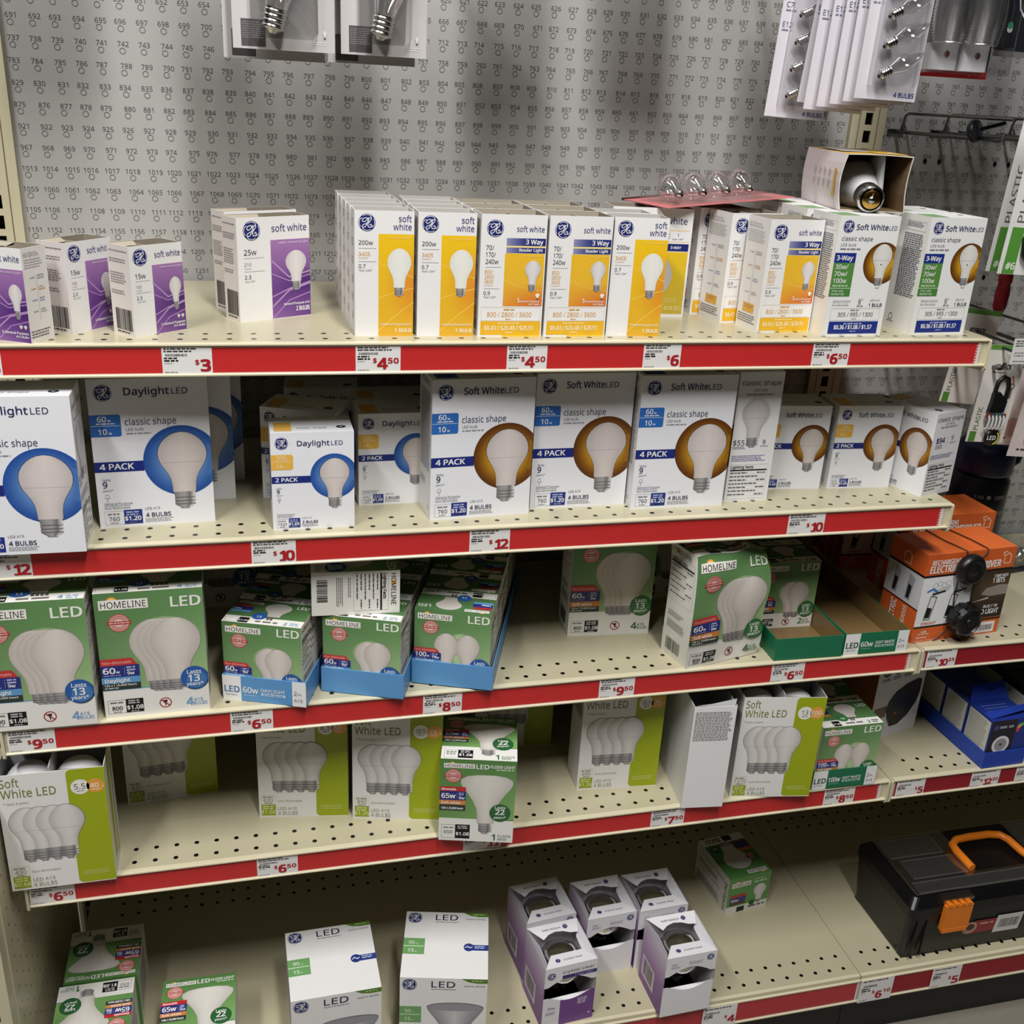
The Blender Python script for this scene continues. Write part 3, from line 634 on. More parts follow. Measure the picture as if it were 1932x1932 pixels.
def front3led():
    w,h=3.27,5.72; a=A(w,h,(240,240,238)); a.logo(.5,.5,.3,NAVY,LOGO_W); a.text('Soft White',.92,.64,.25,(30,36,92),b=.012,w=1.72); a.text('LED',2.7,.64,.2,(90,92,120),w=.44)
    a.text('classic shape',.22,1.15,.2,(80,80,100),w=1.68); a.text('LED bulb',.22,1.4,.13,(120,120,130),w=.82); a.bars(.22,1.35,1.5,.07,(140,140,150))
    a.rdisc(2.62,2.2,1.0,AMB,2,40,6); a.bulb(2.6,1.28,.53,1.62,.42,.22,glass=(234,232,226),edge=(206,204,198),line=.48,out=(80,50,20)); a.disc(2.6,2.25,.035,(60,60,60),6); a.disc(2.6,3.32,.13,(220,220,218),5,ry=.06)
    a.rect(0,1.72,1.15,2.18,(30,50,136),2.5); a.text('3-Way',.12,2.06,.22,WH,b=.03,w=.88)
    a.rect(0,2.18,1.15,3.36,GRN,2.5); a.rect(0,3.4,1.15,3.78,(76,134,62),2.5)
    for i,t in enumerate(('30w/','70w/','100w')): a.text(t,.12,2.48+.33*i,.22,WH,b=.01,w=(.7,.72,.72)[i])
    a.bars(.12,.95,3.24,.06,(200,224,190)); a.text('Uses only',.15,3.56,.1,(236,244,230)); a.text('3w/9w/13w',.12,3.72,.11,(236,244,230),w=.72)
    a.text('lasts',1.72,3.96,.09,GRY); a.text('9',1.7,4.18,.22,INK); a.bars(1.66,2.0,4.22,.06,GRY); a.text('LED A19',2.35,4.02,.1,(110,110,120)); a.text('1 BULB',2.32,4.28,.16,(40,44,80),b=.02)
    a.text('General Purpose',.3,4.05,.09,(100,100,120)); a.rect(.3,4.1,1.2,4.11,GRY); a.text('Non-Dimmable',.3,4.24,.09,(120,120,130))
    a.frame(.28,4.36,w-.25,4.95,.012,(170,170,180)); a.bars(1.35,1.85,4.42,.06,GRY); a.text('305 / 995 / 1300',1.66,4.76,.2,(70,70,84),'c',w=1.95); a.bars(1.5,1.75,4.85,.04,GRY)
    a.rect(.28,5.0,w-.25,5.6,(30,50,136),2.5); a.bars(1.1,2.1,5.07,.07,(160,170,210)); a.text('$0.36 / $1.08 / $1.57',1.64,5.38,.2,WH,'c',.03,w=2.1); a.bars(1.5,1.85,5.46,.05,(160,170,210)); return a
def make3led():
    w,h,d=3.27,5.72,2.45; s=A(d,h,(238,236,230)); s.frame(d*.28,.3,d*.9,.75,.012,(120,120,140)); fine(s,d*.32,d*.85,.36,.7,(110,110,130)); fine(s,d*.28,d*.9,.9,4.1,(104,104,118),.05,.1,.15); s.ring(d*.3,5.1,.13,.16,(90,90,96)); s.bars(d*.2,d*.42,5.3,.05,GRY)
    t=A(w,d,(236,236,234)); t.rect(.05,d*.45,1.1,d-.05,(130,168,116),2); t.disc(w*.8,d*.5,.16,(60,60,70),2,ry=.12)
    return carton(w,d,h,{'F':front3led(),'L':s,'R':led_side(d,h,False),'T':t},base=(240,240,238)),[]

# green boxes
def homeline(w,h,n,soft,watt,strip=True,hfont=1):
    a=A(w,h,(92,146,76)); acc=(206,128,52) if soft else (96,156,204); ell=(52,112,62) if soft else (40,92,164); num=(58,112,66) if soft else (120,164,204)
    k=w/4.7; yb=h*.77
    a.grid(0,0,w,yb,6,8,lambda u,v:mix(mix((88,128,78),(106,150,92),u),(172,200,146),max(0,v-.2)*1.25*(.4+u*.6)),1)
    a.rect(0,yb,w,h,(236,234,228),1); a.rect(0,yb-.02,w,yb+.02,acc if not soft else (214,196,160),2) if not soft else None
    a.plaque(.2*k,h*.055,2.3*k,h*.12+.06*k); a.text('LED',w-.12*k,h*.135,.5*k*hfont,(240,240,232),'r',.025,w=1.3*k)
    a.seal(1.0*k,h*.235,.46*k)
    br,bx,b0=(1.12*k,3.35*k,h*.22) if n==4 else (.82*k,3.3*k,h*.3); bh=h*(.5 if n==4 else .46)
    if n==2 and watt=='100w': br*=.9
    for i in range(6): a.shape(bx-.4*k,b0-.1*k+.02*i,br*1.35-.05*i,bh*1.05,a.PROF,mix((128,174,104),(190,214,168),i/6),1.2+.06*i)
    d=.29*k if n==4 else (.55*k if watt!='100w' else 1.3*k)
    for i in range(n-1,-1,-1): a.bulb(bx-d*i,b0,br,bh,h*.095,br*.37,L=2+.9*(n-1-i),glass=(224,216,208),edge=(188,180,172),out=(158,150,146) )
    L=6.5
    t0=h*.515; a.rect(0,t0,1.38*k,t0+h*.055,(196,54,50),L); a.poly([(1.38*k,t0),(1.38*k,t0+h*.055),(1.62*k,t0+h*.055)],(196,54,50),L); a.text('Non-dimmable',.1*k,t0+h*.042,.15*k,(240,190,180),L=L+1,w=1.25*k)
    a.rect(0,t0+h*.055,1.68*k,t0+h*.15,(38,48,124),L); a.text(watt[:-1],.1*k,t0+h*.118,.3*k,WH,b=.03,L=L+1,w=.52*k if len(watt)==3 else .66*k); a.text('w',.66*k if len(watt)==3 else .8*k,t0+h*.118,.14*k,WH,b=.03,L=L+1); a.rect(1.02*k,t0+h*.07,1.035*k,t0+h*.135,(150,156,200),L+1)
    a.bars(1.12*k,1.5*k,t0+h*.068,.08*k,(180,186,220),2,.14*k,L+1); a.text('9w' if watt!='100w' else '14w',1.14*k,t0+h*.135,.17*k,WH,b=.02,L=L+1); a.bars(.1*k,.85*k,t0+h*.13,.05*k,(150,156,200),L=L+1)
    a.rect(0,t0+h*.15,1.68*k,t0+h*.2,acc,L); a.text('Soft white' if soft else 'Daylight',.14*k,t0+h*.19,.18*k,(246,240,228),b=.03,L=L+1,w=1.1*k)
    a.rect(0,t0+h*.2,1.68*k,t0+h*.25,(44,56,52),L); a.text('120 v | 15,000 hours',.1*k,t0+h*.222,.1*k,WH,b=.02,L=L+1,w=1.4*k); a.bars(.1*k,.7*k,t0+h*.232,.06*k,(190,196,190),L=L+1)
    ex,ey=w-.62*k,h*.72; a.disc(ex+.04*k,ey+.03*k,.62*k,mix(ell,(10,10,10),.5),L+.2); a.disc(ex,ey,.62*k,ell,L+.6); a.disc(ex+.1*k,ey+.12*k,.45*k,mix(ell,(120,170,200) if not soft else (110,160,110),.35),L+.8)
    a.text('Lasts',ex,ey-.22*k,.2*k,WH,'c',.02,L=L+1.5); a.text('13',ex-.02*k,ey+.2*k,.36*k,WH,'c',.025,L=L+1.5); a.text('years*',ex,ey+.42*k,.18*k,WH,'c',.02,L=L+1.5)
    b0,b1=h*.855,h*.965
    a.frame(.15*k,b0,.95*k,b1,.014,(60,60,60)); a.bars(.25*k,.82*k,b0+.1*k,.07*k,(110,110,110)); a.text('800' if watt=='60w' else '1600',.55*k,b1-.18*k,.2*k,(40,40,40),'c',.02); a.bars(.38*k,.72*k,b1-.1*k,.05*k,(120,120,120))
    a.rect(.95*k,b0-.02,1.72*k,b1,(20,20,20),2); a.bars(1.05*k,1.6*k,b0+.05*k,.07*k,(190,190,190),2,.12*k); a.text('$1.08',1.34*k,b1-.17*k,.21*k,WH,'c',.025); a.bars(1.15*k,1.5*k,b1-.09*k,.05*k,(190,190,190))
    cx,cy=2.7*k,h*.91; a.ring(cx,cy,.23*k,.28*k,(160,36,40)); a.line([(cx,cy+.16*k),(cx,cy)],.04*k,(40,36,36)); a.poly([(cx-.1*k,cy-.15*k),(cx-.04*k,cy+.05*k),(cx+.04*k,cy+.05*k),(cx+.1*k,cy-.15*k)],(40,36,36),3); a.line([(cx-.18*k,cy-.16*k),(cx+.18*k,cy+.16*k)],.05*k,(160,36,40),4)
    a.text(str(n),w-1.05*k,b1-.1*k,.42*k,num,'l',.03); a.text('A19',w-.72*k,b1-.3*k,.17*k,num,b=.01); a.text('BULBS',w-.72*k,b1-.1*k,.17*k,num,b=.01,w=.6*k)
    return a
def home_top(w,d,n,soft,watt):
    a=A(w,d,(80,118,70)); k=w/4.7; ell=(52,112,62) if soft else (40,92,164)
    a.rect(0,d*.72,w,d,(232,230,224),1); a.rect(.1*k,d*.78,.85*k,d*.96,(236,234,228),2); a.frame(.1*k,d*.78,.85*k,d*.96,.012,(60,60,60)); a.rect(.9*k,d*.76,1.5*k,d*.98,(24,24,24),2); a.text('$1.08',1.2*k,d*.92,.15*k,WH,'c',.02)
    a.shape(2.75*k,d*.05,.8*k,d*.6,a.PROF,(196,190,184),2); 
    for i in range(n): a.rect((2.45+.2*i)*k,d*.66,(2.6+.2*i)*k,d*.8,(90,86,84),2.5)
    a.disc(1.95*k,d*.66,.45*k,ell,3,ry=d*.15); a.text('13',1.95*k,d*.72,.2*k,WH,'c',.02)
    a.rect(.1*k,d*.3,1.3*k,d*.45,(38,48,124),2); a.rect(.1*k,d*.2,1.2*k,d*.3,(170,50,50),2); a.rect(.1*k,d*.45,1.3*k,d*.54,(206,128,52) if soft else (96,156,204),2); a.text(watt,.2*k,d*.43,.17*k,WH,b=.03)
    a.plaque(.2*k,d*.05,1.7*k,d*.16); a.text('LED',w-.15*k,d*.22,.32*k,(236,236,228),'r',.025)
    a.text(str(n),w-1.1*k,d*.95,.3*k,(110,150,190) if not soft else (70,110,80),b=.03); a.bars(w-.75*k,w-.2*k,d*.83,.12*k,(150,180,204) if not soft else (90,120,100),2,.2*k); a.bars(1.9*k,3.3*k,d*.86,.16*k,(110,104,100)); return a
def facts_side(w,h):
    a=A(w,h,(232,230,222)); k=w/2.3; a.text('HOMELINE',.15*k,.42,.24*k,(40,38,36),w=1.7*k); a.disc(.62*k,.3,.12*k,(236,170,70),2)
    y=.8; a.text('Lighting Facts',.15*k,y,.15*k,(40,40,40),b=.03); a.rect(.12*k,y+.06,2.1*k,y+.15,(28,28,28),3); a.frame(.1*k,y-.25,2.12*k,y+2.2*h/6.5,.01,(120,120,120))
    for i in range(6): a.bars(.15*k,(1.5 if i%2 else 1.0)*k,y+.25+i*.3*h/6.5,.06,(80,80,80)); a.bars(1.5*k,2.0*k,y+.25+i*.3*h/6.5,.06,(80,80,80)) if i%2==0 else None
    fine(a,.3*k,1.6*k,h*.56,h*.62,(110,110,110)); fine(a,.3*k,1.9*k,h*.65,h*.74,(90,90,90)); a.code(.4*k,h*.82,1.6*k,h*.94,(60,60,60)); return a
HW,HH,HD=4.7,6.52,2.35; QW,QH,QD=3.86,4.22,2.28
def mk_home(n,soft,watt,deform=None,sub=1):
    w,h,d=(HW,HH,HD) if n==4 else (QW,QH,QD)
    return lambda:(carton(w,d,h,{'F':homeline(w,h,n,soft,watt),'B':homeline(w,h,n,soft,watt),'L':facts_side(d,h),'R':facts_side(d,h),'T':home_top(w,d,n,soft,watt)},base=(230,228,220),deform=deform,sub=sub,lift=4 if deform else 1),[])
def mk_home_flip():   # the stack turned so its lids read upside down
    w,h,d=QW,QH,QD
    return lambda:(carton(w,d,h,{'F':homeline(w,h,2,False,'100w'),'L':facts_side(d,h),'R':facts_side(d,h),'T':(home_top(w,d,2,False,'100w'),180)},base=(230,228,220)),[])
def crumple(p):
    w,h,d=HW,HH,HD; u,v=p.x/w,p.z/h
    b=.07*math.sin(v*7+u*4)*math.sin(u*3.1)+.025*math.sin(u*9-v*8)
    edge=max(0,1-abs(u-1)*4); t=max(0,v-.8)*5
    q=Vector((p.x+edge*.11*math.sin(v*12)-.25*t*edge*.6,p.y-b-.25*math.sin(v*3.1)+.35*t*t*(.5+.4*math.sin(u*9)),p.z-.35*t*edge*(.6+.4*math.sin(u*8))+.18*max(0,.25-v)*u))
    q.x+= -.18*math.sin(v*3.1)*max(0,1-u*3)
    return q
def front_flood(w,h):
    a=A(w,h,(84,142,66)); a.grid(0,0,w,h*.72,5,7,lambda u,v:mix((84,130,70),(134,174,104),v*(.4+.7*u)),1); a.rect(0,h*.72,w,h,(236,235,230),1); a.rect(w*.5,h*.715,w,h*.725,(60,110,60),2); k=w/3.95
    a.plaque(.18*k,h*.05,1.78*k,h*.105); a.text('LED',1.86*k,h*.105,.27*k,WH,b=.03,w=.66*k); a.text('FLOOD LIGHT',2.6*k,h*.09,.17*k,WH,b=.03,w=1.25*k); a.bars(2.9*k,3.8*k,h*.103,.07*k,(200,220,190)); a.seal(.68*k,h*.2,.42*k)
    a.bulb(2.45*k,h*.18,1.36*k,h*.59,h*.14,.36*k,L=2.5,glass=(226,222,214),edge=(192,188,180),prof=a.FLOOD,out=(150,160,140))
    t0=h*.33
    for i,(c,t,hh,b) in enumerate((((196,44,46),'Dimmable',.055,0),((40,46,120),'65w',.11,1),((212,134,66),'Soft white',.055,1),((46,58,54),'120v | 25,000 hours',.07,1))):
        a.rect(0,t0,1.36*k,t0+h*hh,c,5); a.text(t,.1*k,t0+h*hh*.78,.13*k if i!=1 else .3*k,WH,b=.03,L=6,w=(.75,.72,1.0,1.15)[i]*k)
        if i==1: a.rect(.9*k,t0+h*.015,.915*k,t0+h*.095,(150,156,200),6); a.bars(1.0*k,1.28*k,t0+h*.015,.06*k,(180,186,220),2,.1*k,6); a.text('9w',1.0*k,t0+h*.095,.17*k,WH,b=.02,L=6)
        t0+=h*hh
    a.disc(3.2*k,h*.63,.56*k,(44,100,54),6); a.text('Lasts',3.2*k,h*.58,.17*k,WH,'c',.02,L=7); a.text('22',3.2*k,h*.65,.32*k,WH,'c',.03,L=7); a.text('years*',3.2*k,h*.7,.15*k,WH,'c',.02,L=7)
    a.frame(.15*k,h*.8,.88*k,h*.97,.014,(60,60,60)); a.text('650',.5*k,h*.91,.2*k,(50,50,50),'c'); a.bars(.25*k,.78*k,h*.83,.07*k,(120,120,120)); a.rect(.88*k,h*.795,1.65*k,h*.97,(18,18,18),2); a.bars(1.0*k,1.55*k,h*.81,.07*k,(190,190,190),2,.12*k); a.text('$1.08',1.27*k,h*.93,.2*k,WH,'c',.03)
    a.text('1',2.85*k,h*.975,.38*k,(50,110,60),b=.03); a.text('FLOOD',3.15*k,h*.935,.15*k,(50,110,60)); a.text('BR30',3.15*k,h*.975,.15*k,(50,110,60)); return a
def mk_flood():
    w,h,d=3.95,5.2,3.95; s=A(d,h,(234,233,228)); fine(s,.3,3.2,.5,4.5,(120,120,120),.05,.14)
    return carton(w,d,h,{'F':front_flood(w,h),'T':front_flood(w,d),'B':front_flood(w,h),'R':s,'L':facts_side(d,h)},base=(234,233,228)),[]
LIME=(158,172,18)
def front_lime(w,h,watts,eq,lum,cost):
    a=A(w,h,(232,230,228)); ol=(116,128,48); x=3.05
    a.rect(x+.25,0,w,h-.05,LIME,1); a.rect(x,.25,x+.25,h-.3,LIME,1); a.disc(x+.25,.25,.25,LIME,1.2); a.disc(x+.25,h-.3,.25,LIME,1.2)
    a.text('Soft',.15,.68,.46,ol,w=.84); a.text('White LED',.15,1.28,.46,ol,w=2.4); a.text('* lasts 3 years',.2,1.66,.12,(150,152,110))
    a.disc(3.62,1.02,.42,(236,236,230),2); a.disc(4.3,1.02,.4,(228,160,70),2); a.text(watts,3.6,1.14,.3,(96,96,70),'c',w=.5 if len(watts)>2 else .36); a.bars(3.45,3.8,1.22,.06,GRY); a.text(eq,4.25,1.13,.26,(250,240,220),'c',.02); a.text('w',4.58,1.13,.1,(250,240,220)); a.bars(4.1,4.5,1.2,.05,(250,230,190))
    for i in (3,2,1,0): a.bulb(2.85-.58*i,1.9,.8,2.45,.78,.36,L=2.2+.9*(3-i),glass=(226,224,220),edge=(182,178,174),line=.55,out=(120,118,116))
    a.frame(.12,5.3,.88,5.88,.012,(190,190,160)); a.bars(.2,.75,5.37,.07,(150,150,120)); a.text(lum,.5,5.72,.22,(140,142,100),'c'); a.bars(.3,.7,5.78,.05,(150,150,120)); a.rect(.12,5.9,.88,6.6,(150,164,30),2); a.bars(.2,.8,5.97,.08,(214,220,150),2,.14); a.text(cost,.5,6.47,.22,(230,236,170),'c',.015)
    a.text('Non-Dimmable',1.0,5.72,.13,(160,160,130)); a.text('LED A19',1.0,6.25,.19,(150,152,120)); a.text('4 BULBS',1.0,6.58,.24,(146,148,112),w=1.05); fine(a,x+.25,w-.15,h-.75,h-.4,(206,212,130),.04,.1); return a
XW,XH,XD=4.75,6.72,2.42
def mk_lime(watts,eq,lum,cost,open_=False):
    def f():
        s=A(XD,XH,(228,226,224)); fine(s,.1,XD-.15,.22,2.3,(120,118,116),.05,.11,.1)
        r=A(XD,XH,(222,220,214)); r.rect(XD*.3,0,XD*.55,XH*.9,LIME,1); r.rect(XD*.7,0,XD*.78,XH*.95,(120,130,30),1)
        me=carton(XW,XD,XH,{'F':front_lime(XW,XH,watts,eq,lum,cost),'L':s,'R':r},base=(230,228,226),open_top=open_,inner=(150,150,152)); parts=[]
        if open_:
            for x in (1.2,3.45):
                mb=MB(); mb.lathe([(.3,-2.2),(.55,-1.6),(1.0,-.9),(1.08,-.5),(1.0,-.1),(.75,.2),(.4,.38),(0,.45)],(224,224,226),n=20); parts.append(('light_bulb',mb.mesh('globe',M_PLAST),Matrix.Translation((x*IN,XD/2*IN,(XH-.75)*IN))))
            mb=MB(); mb.poly([(2.45,.1,XH),(4.6,.1,XH-.05),(4.5,.35,XH-.5),(2.5,.35,XH-.55)],(224,224,226)); mb.box(2.3,.1,1,2.34,XD-.1,XH+.15,(206,204,202)); parts.append(('flap',mb.mesh('flap',M_CARD),None))
        return me,parts
    return f
def tray(w,L,h,col,inn,front=None):
    def f():
        mb=MB(); t=.05
        mb.box(0,0,0,w,L,.04,inn)
        for q in ((0,0,w,t),(0,L-t,w,L),(0,t,t,L-t),(w-t,t,w,L-t)):
            x0,y0,x1,y1=q; mb.box(x0,y0,.0,x1,y1,h,col)
        for q in ((t,t+.005,w-t,t+.006),(t,L-t-.006,w-t,L-t-.005)): mb.box(q[0],q[1],.04,q[2],q[3],h-.01,inn)
        for x in (t+.005,w-t-.006): mb.box(x,t+.01,.04,x+.001,L-t-.01,h-.01,inn)
        if front: emit(mb,front,face_map('F',w,L,h),w,h)
        return mb.mesh('tray',M_SATIN),[]
    return f
def tray_front(w,h,watt,name,col,num):
    a=A(w,h,col); a.rect(0,0,.92,h,(238,238,238),1); a.rect(w-.68,0,w,h,(238,238,238),1); a.text('LED',.1,h*.66,.34,num,b=.03,w=.74); a.bars(.14,.7,h*.76,.05,(150,150,160)); a.text(watt,1.02,h*.64,.32,WH,b=.02,w=.75); a.bars(1.05,1.7,h*.72,.05,mix(col,(255,255,255),.5))
    a.text(name,1.92,h*.55,.18,WH,b=.02,w=1.2); a.rect(1.92,h*.6,3.12,h*.7,mix(col,(255,255,255),.75),2); a.bars(2.0,3.05,h*.63,.06,col); a.text('2',w-.6,h*.55,.22,(110,110,120)); a.text('PK',w-.42,h*.55,.13,(130,130,140)); a.text('A19',w-.6,h*.82,.18,(120,120,130),w=.42); return a
# ---------------------------------------------------------------- top shelf
N='bulb_box'; C='bulb box'; z=SZ[1]
P15=lambda: make_purple(2.57,3.72,1.47,front15); P25=lambda: make_purple(3.7,4.58,1.3,front25)
G='open purple bulb sleeves'
place('15',P15,N,TM(-.31,-13.65,z,-27.4),'open purple 15w bulb sleeve cut by the left edge of the top shelf',C,G)
place('15',P15,N,TM(3.3,-13.21,z,52.3),'open purple 15w bulb sleeve turned sharply, middle one of the three',C,G)
place('15',P15,N,TM(5.82,-13.86,z,39.8),'open purple 15w bulb sleeve nearest the 25w box, barcode side showing',C,G)
place('25',P25,N,TM(10.07,-10.94,z,28.9),'open white and purple 25w bulb sleeve standing alone on the top shelf, front one',C,G)
place('25',P25,N,TM(9.55,-8.75,z,27),'open 25w bulb sleeve hidden behind the purple 25w one',C,G)
G='yellow 200w bulb boxes'
for i in range(5): place('200',make200,N,TM(14.93-.03*i,-13.65+1.66*i,z,-.6),['yellow 200w bulb box at the front of the left stack on the top shelf','second yellow 200w bulb box back in the left stack','third yellow 200w bulb box back in the left stack','fourth yellow 200w bulb box back in the left stack','rearmost 200w bulb box of the left stack'][i],C,G)
for i in range(4): place('200',make200,N,TM(17.65+.02*i,-13.7+1.68*i,z,-1.5),['yellow 200w bulb box at the front of the row beside the 3 way boxes','second yellow 200w bulb box back beside the 3 way boxes','third yellow 200w bulb box back beside the 3 way boxes','rearmost 200w bulb box beside the 3 way boxes'][i],C,G)
G='yellow 3 way reader bulb boxes'
for k,(x,y,a) in enumerate(((20.38,-13.86,-.8),(23.45,-13.9,.8))):
    for i in range(3): place('3w',make3way,N,TM(x-.05*i,y+2.1*i,z,a),'open yellow 3 way bulb box, %s in the %s row of two'%(('front one','second','rearmost')[i],('left','right')[k]),C,G)
place('200',make200,N,TM(26.5,-13.74,z,-5.5),'yellow 200w bulb box leaning by itself right of the 3 way boxes',C,'yellow 200w bulb boxes')
place('200',make200,N,TM(26.35,-12.0,z,-2),'yellow 200w bulb box behind the one standing right of the 3 way boxes',C,'yellow 200w bulb boxes')
place('2b',make2b,N,TM(27.95,-9.3,z,-6),'open two bulb soft white box behind a yellow 200w box',C)
place('3w',make3way,N,TM(34.45,-13.19,z,3.9),'open yellow 3 way box showing its printed side, touching the white 3-Way LED boxes',C,G)
place('3w',make3way,N,TM(33.5,-11.0,z,8),'open 3 way box standing just behind the turned yellow one',C,G)
place('3w',make3way,N,TM(32.75,-8.9,z,6),'open 3 way box deepest in the row, below the pink globe card',C,G)
G='white 3-Way LED bulb boxes'
L3=['white 3-Way LED box with amber ring, under the open box with a bulb','white 3-Way LED box behind the one carrying the open box','white 3-Way LED box with amber ring at the right end of the top shelf','white 3-Way LED box behind the right end one','rearmost white 3-Way LED box, left of the amber ringed pair']
for i,(x,y,a) in enumerate(((37.52,-14.09,1.8),(37.3,-11.3,2.4),(42.52,-13.89,3.3),(42.2,-11.2,3.3),(37.2,-8.5,3))): place('3led',make3led,N,TM(x,y,z,a),L3[i],C,G)
# the open sleeve lying on them, mouth to the front, one bulb inside
def lying():
    W,L,H=3.25,6.0,2.62; mb=MB(); t=.05; o=[(0,0),(W,0),(W,H),(0,H)]
    bul=[(-.0,.0),(W,0),(W,H),(0,H)]
    def wall(a,b,na,col,inn,bulge):
        n=6
        for i in range(n):
            for j in range(5):
                def pt(u,v,off):
                    x=a[0]+(b[0]-a[0])*u; zz=a[1]+(b[1]-a[1])*u; k=bulge*math.sin(math.pi*u)*(1-.5*v)+off
                    return (x+na[0]*k,L*v,zz+na[1]*k)
                q=[(i/n,j/5),((i+1)/n,j/5),((i+1)/n,(j+1)/5),(i/n,(j+1)/5)]
                mb.poly([pt(u,v,0) for u,v in q],col); mb.poly([pt(u,v,-t) for u,v in reversed(q)],inn)
            mb.poly([pt(i/n,0,0),pt((i+1)/n,0,0),pt((i+1)/n,0,-t),pt(i/n,0,-t)],(214,208,196))
    inn=(128,106,78)
    wall((0,0),(W,0),(0,-1),WH,inn,0); wall((W,0),(W,H),(1,0),WH,inn,-.12); wall((W,H),(0,H),(0,1),(226,176,60),inn,.04); wall((0,H),(0,0),(-1,0),(226,214,214),(150,146,142),.22)
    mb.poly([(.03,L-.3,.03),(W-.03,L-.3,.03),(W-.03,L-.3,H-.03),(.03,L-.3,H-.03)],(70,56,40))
    for i in range(4):   # faint colour scale and gold patch on the side
        for zz in (.95,1.5): mb.poly([(-.23,1.5+.75*i,zz),(-.23,1.65+.75*i,zz),(-.23,1.65+.75*i,zz+.35),(-.23,1.5+.75*i,zz+.35)],((190,180,186),(200,180,170),(180,180,200),(190,184,188))[i])
    mb.poly([(-.235,.55,.6),(-.235,.85,.6),(-.235,.85,1.9),(-.235,.55,1.9)],(222,168,60))
    mb.poly([(.2,1.4,H+.06),(2.9,1.4,H+.06),(2.9,5.0,H+.06),(.2,5.0,H+.06)],(236,232,224)); mb.poly([(1.5,.2,H+.065),(3.1,.2,H+.05),(3.1,4.4,H+.065),(1.9,4.4,H+.07)],(228,180,60))
    me=mb.mesh('sleeve',M_CARD); M=Matrix.Translation((1.2*IN,-.85*IN,.62*IN))@Matrix.Rotation(math.radians(-84),4,'X')@Matrix.Rotation(math.radians(7),4,'Y')@Matrix.Diagonal((1.22,1.22,1.22,1))
    b=MB(); b.lathe([(.5,.95),(.56,1.3),(.8,2.0),(1.0,2.6),(1.02,3.1),(.85,3.7),(.4,4.1),(0,4.2)],(222,222,222),n=24)
    s=MB(); pr=[(0,-.05),(.12,-.05),(.14,.02)]; s.lathe(pr,(150,150,150),n=20)
    s.lathe([(.14,.02),(.3,.03),(.36,.06)],(176,140,70),n=24); s.lathe([(.36,.06),(.44,.1)],(20,18,16),n=24)
    zz=.1; p=[(.44,.1)]
    for k in range(5): p+=[(.5,zz+.07),(.53,zz+.1),(.5,zz+.14),(.47,zz+.17)]; zz+=.17
    p+=[(.5,.97)]; s.lathe(p,(200,198,194),n=28)
    i_=MB(); 
    for k in range(5):
        a,bb=.9+k*.18,1.08+k*.18
        i_.poly([(1.9+.25*math.sin(a*2),.15+k*.5,.06),(1.9+.25*math.sin(bb*2),.65+k*.5,.06),(2.1-.2*math.sin(bb*2),.65+k*.5,H-.06),(2.1-.2*math.sin(a*2),.15+k*.5,H-.06)],(206,204,202))
    return me,[('light_bulb',b.mesh('glass',M_PLAST),M),('screw_base',s.mesh('screw',M_METAL),M),('divider',i_.mesh('divider',M_CARD),None)]
place('lying',lying,N,TM(38.54,-12.1,z+5.74,-11),'open sleeve lying on the white 3-Way LED boxes, silver bulb base sticking out',C)
# card of four clear globes lying on the yellow boxes
o=empty('globe_bulb_card',TM(30.75,-9.7,z+5.46,12,-.6,-4)); tag(o,'pink blister card of four clear globe bulbs lying on top of the yellow boxes','bulb card')
mb=MB(); mb.box(-.6,-.6,0,7.2,3.4,.04,(206,122,122)); mb.box(-.6,3.4,-.02,7.2,3.6,.1,(60,30,30)); obj('card',mb.mesh('card',M_CARD),o)
mb=MB(); mb.box(-.1,-.4,.05,6.1,2.6,.3,(235,235,235)); obj('blister',mb.mesh('blister',M_BLIS),o)
for k in range(4):
    M=Matrix.Translation(((.65+1.42*k)*IN,.1*IN,.5*IN))@Matrix.Rotation(math.radians(-74),4,'X')@Matrix.Diagonal((.76,.76,.76,1))
    mb=MB(); mb.lathe([(.28,.45),(.42,.6),(.7,.95),(.82,1.4),(.75,1.85),(.45,2.15),(0,2.25)],(240,240,240),n=20); b=obj('globe_bulb',mb.mesh('globe',M_GLASS),o,M)
    mb=MB(); mb.lathe([(0,-.12),(.1,-.12),(.16,-.02),(.25,.02),(.27,.1),(.24,.14),(.28,.2),(.25,.25),(.29,.31),(.26,.36),(.3,.45)],(204,200,196),n=18); mb.lathe([(0,-.13),(.09,-.125)],(70,40,30),n=10); obj('screw_base',mb.mesh('screw',M_METAL),b)

# ---------------------------------------------------------------- second shelf
z=SZ[2]; GD='white and blue daylight LED boxes'; GS='white and amber soft white LED boxes'
D4=mk_led(False,4); D2=mk_led(False,2); S4=mk_led(True,4); S2=mk_led(True,2)
place('d4',D4,N,TM(-1.78,-15.3,z,-.5),'four pack daylight box with blue ring at the left edge, overhanging the second shelf',C,GD)
place('d4',D4,N,TM(3.52,-12.88,z,3.2),'four pack daylight box with blue ring and a fully visible 60w tag',C,GD)
place('d4',D4,N,TM(4.45,-9.9,z,1),'daylight box behind the four pack, only its blue ring edge showing',C,GD)
place('d4',D4,N,TM(4.9,-7.3,z,1),'daylight box deepest behind the four pack, a narrow dim strip of it showing',C,GD)
place('d2',D2,N,TM(11.11,-14.03,z,.6),'two pack daylight box with yellow 100w tag, standing forward in the middle left',C,GD)
place('d2',D2,N,TM(10.75,-9.84,z,-22),'two pack daylight box turned a little, peeking out behind the forward one',C,GD)
place('d2',D2,N,TM(12.0,-6.9,z+.05,-5),'dim two pack daylight box at the back, above the turned one',C,GD)
place('d2',D2,N,TM(15.28,-11.48,z,1.5),'two pack daylight box half hidden by the tall soft white four pack',C,GD)
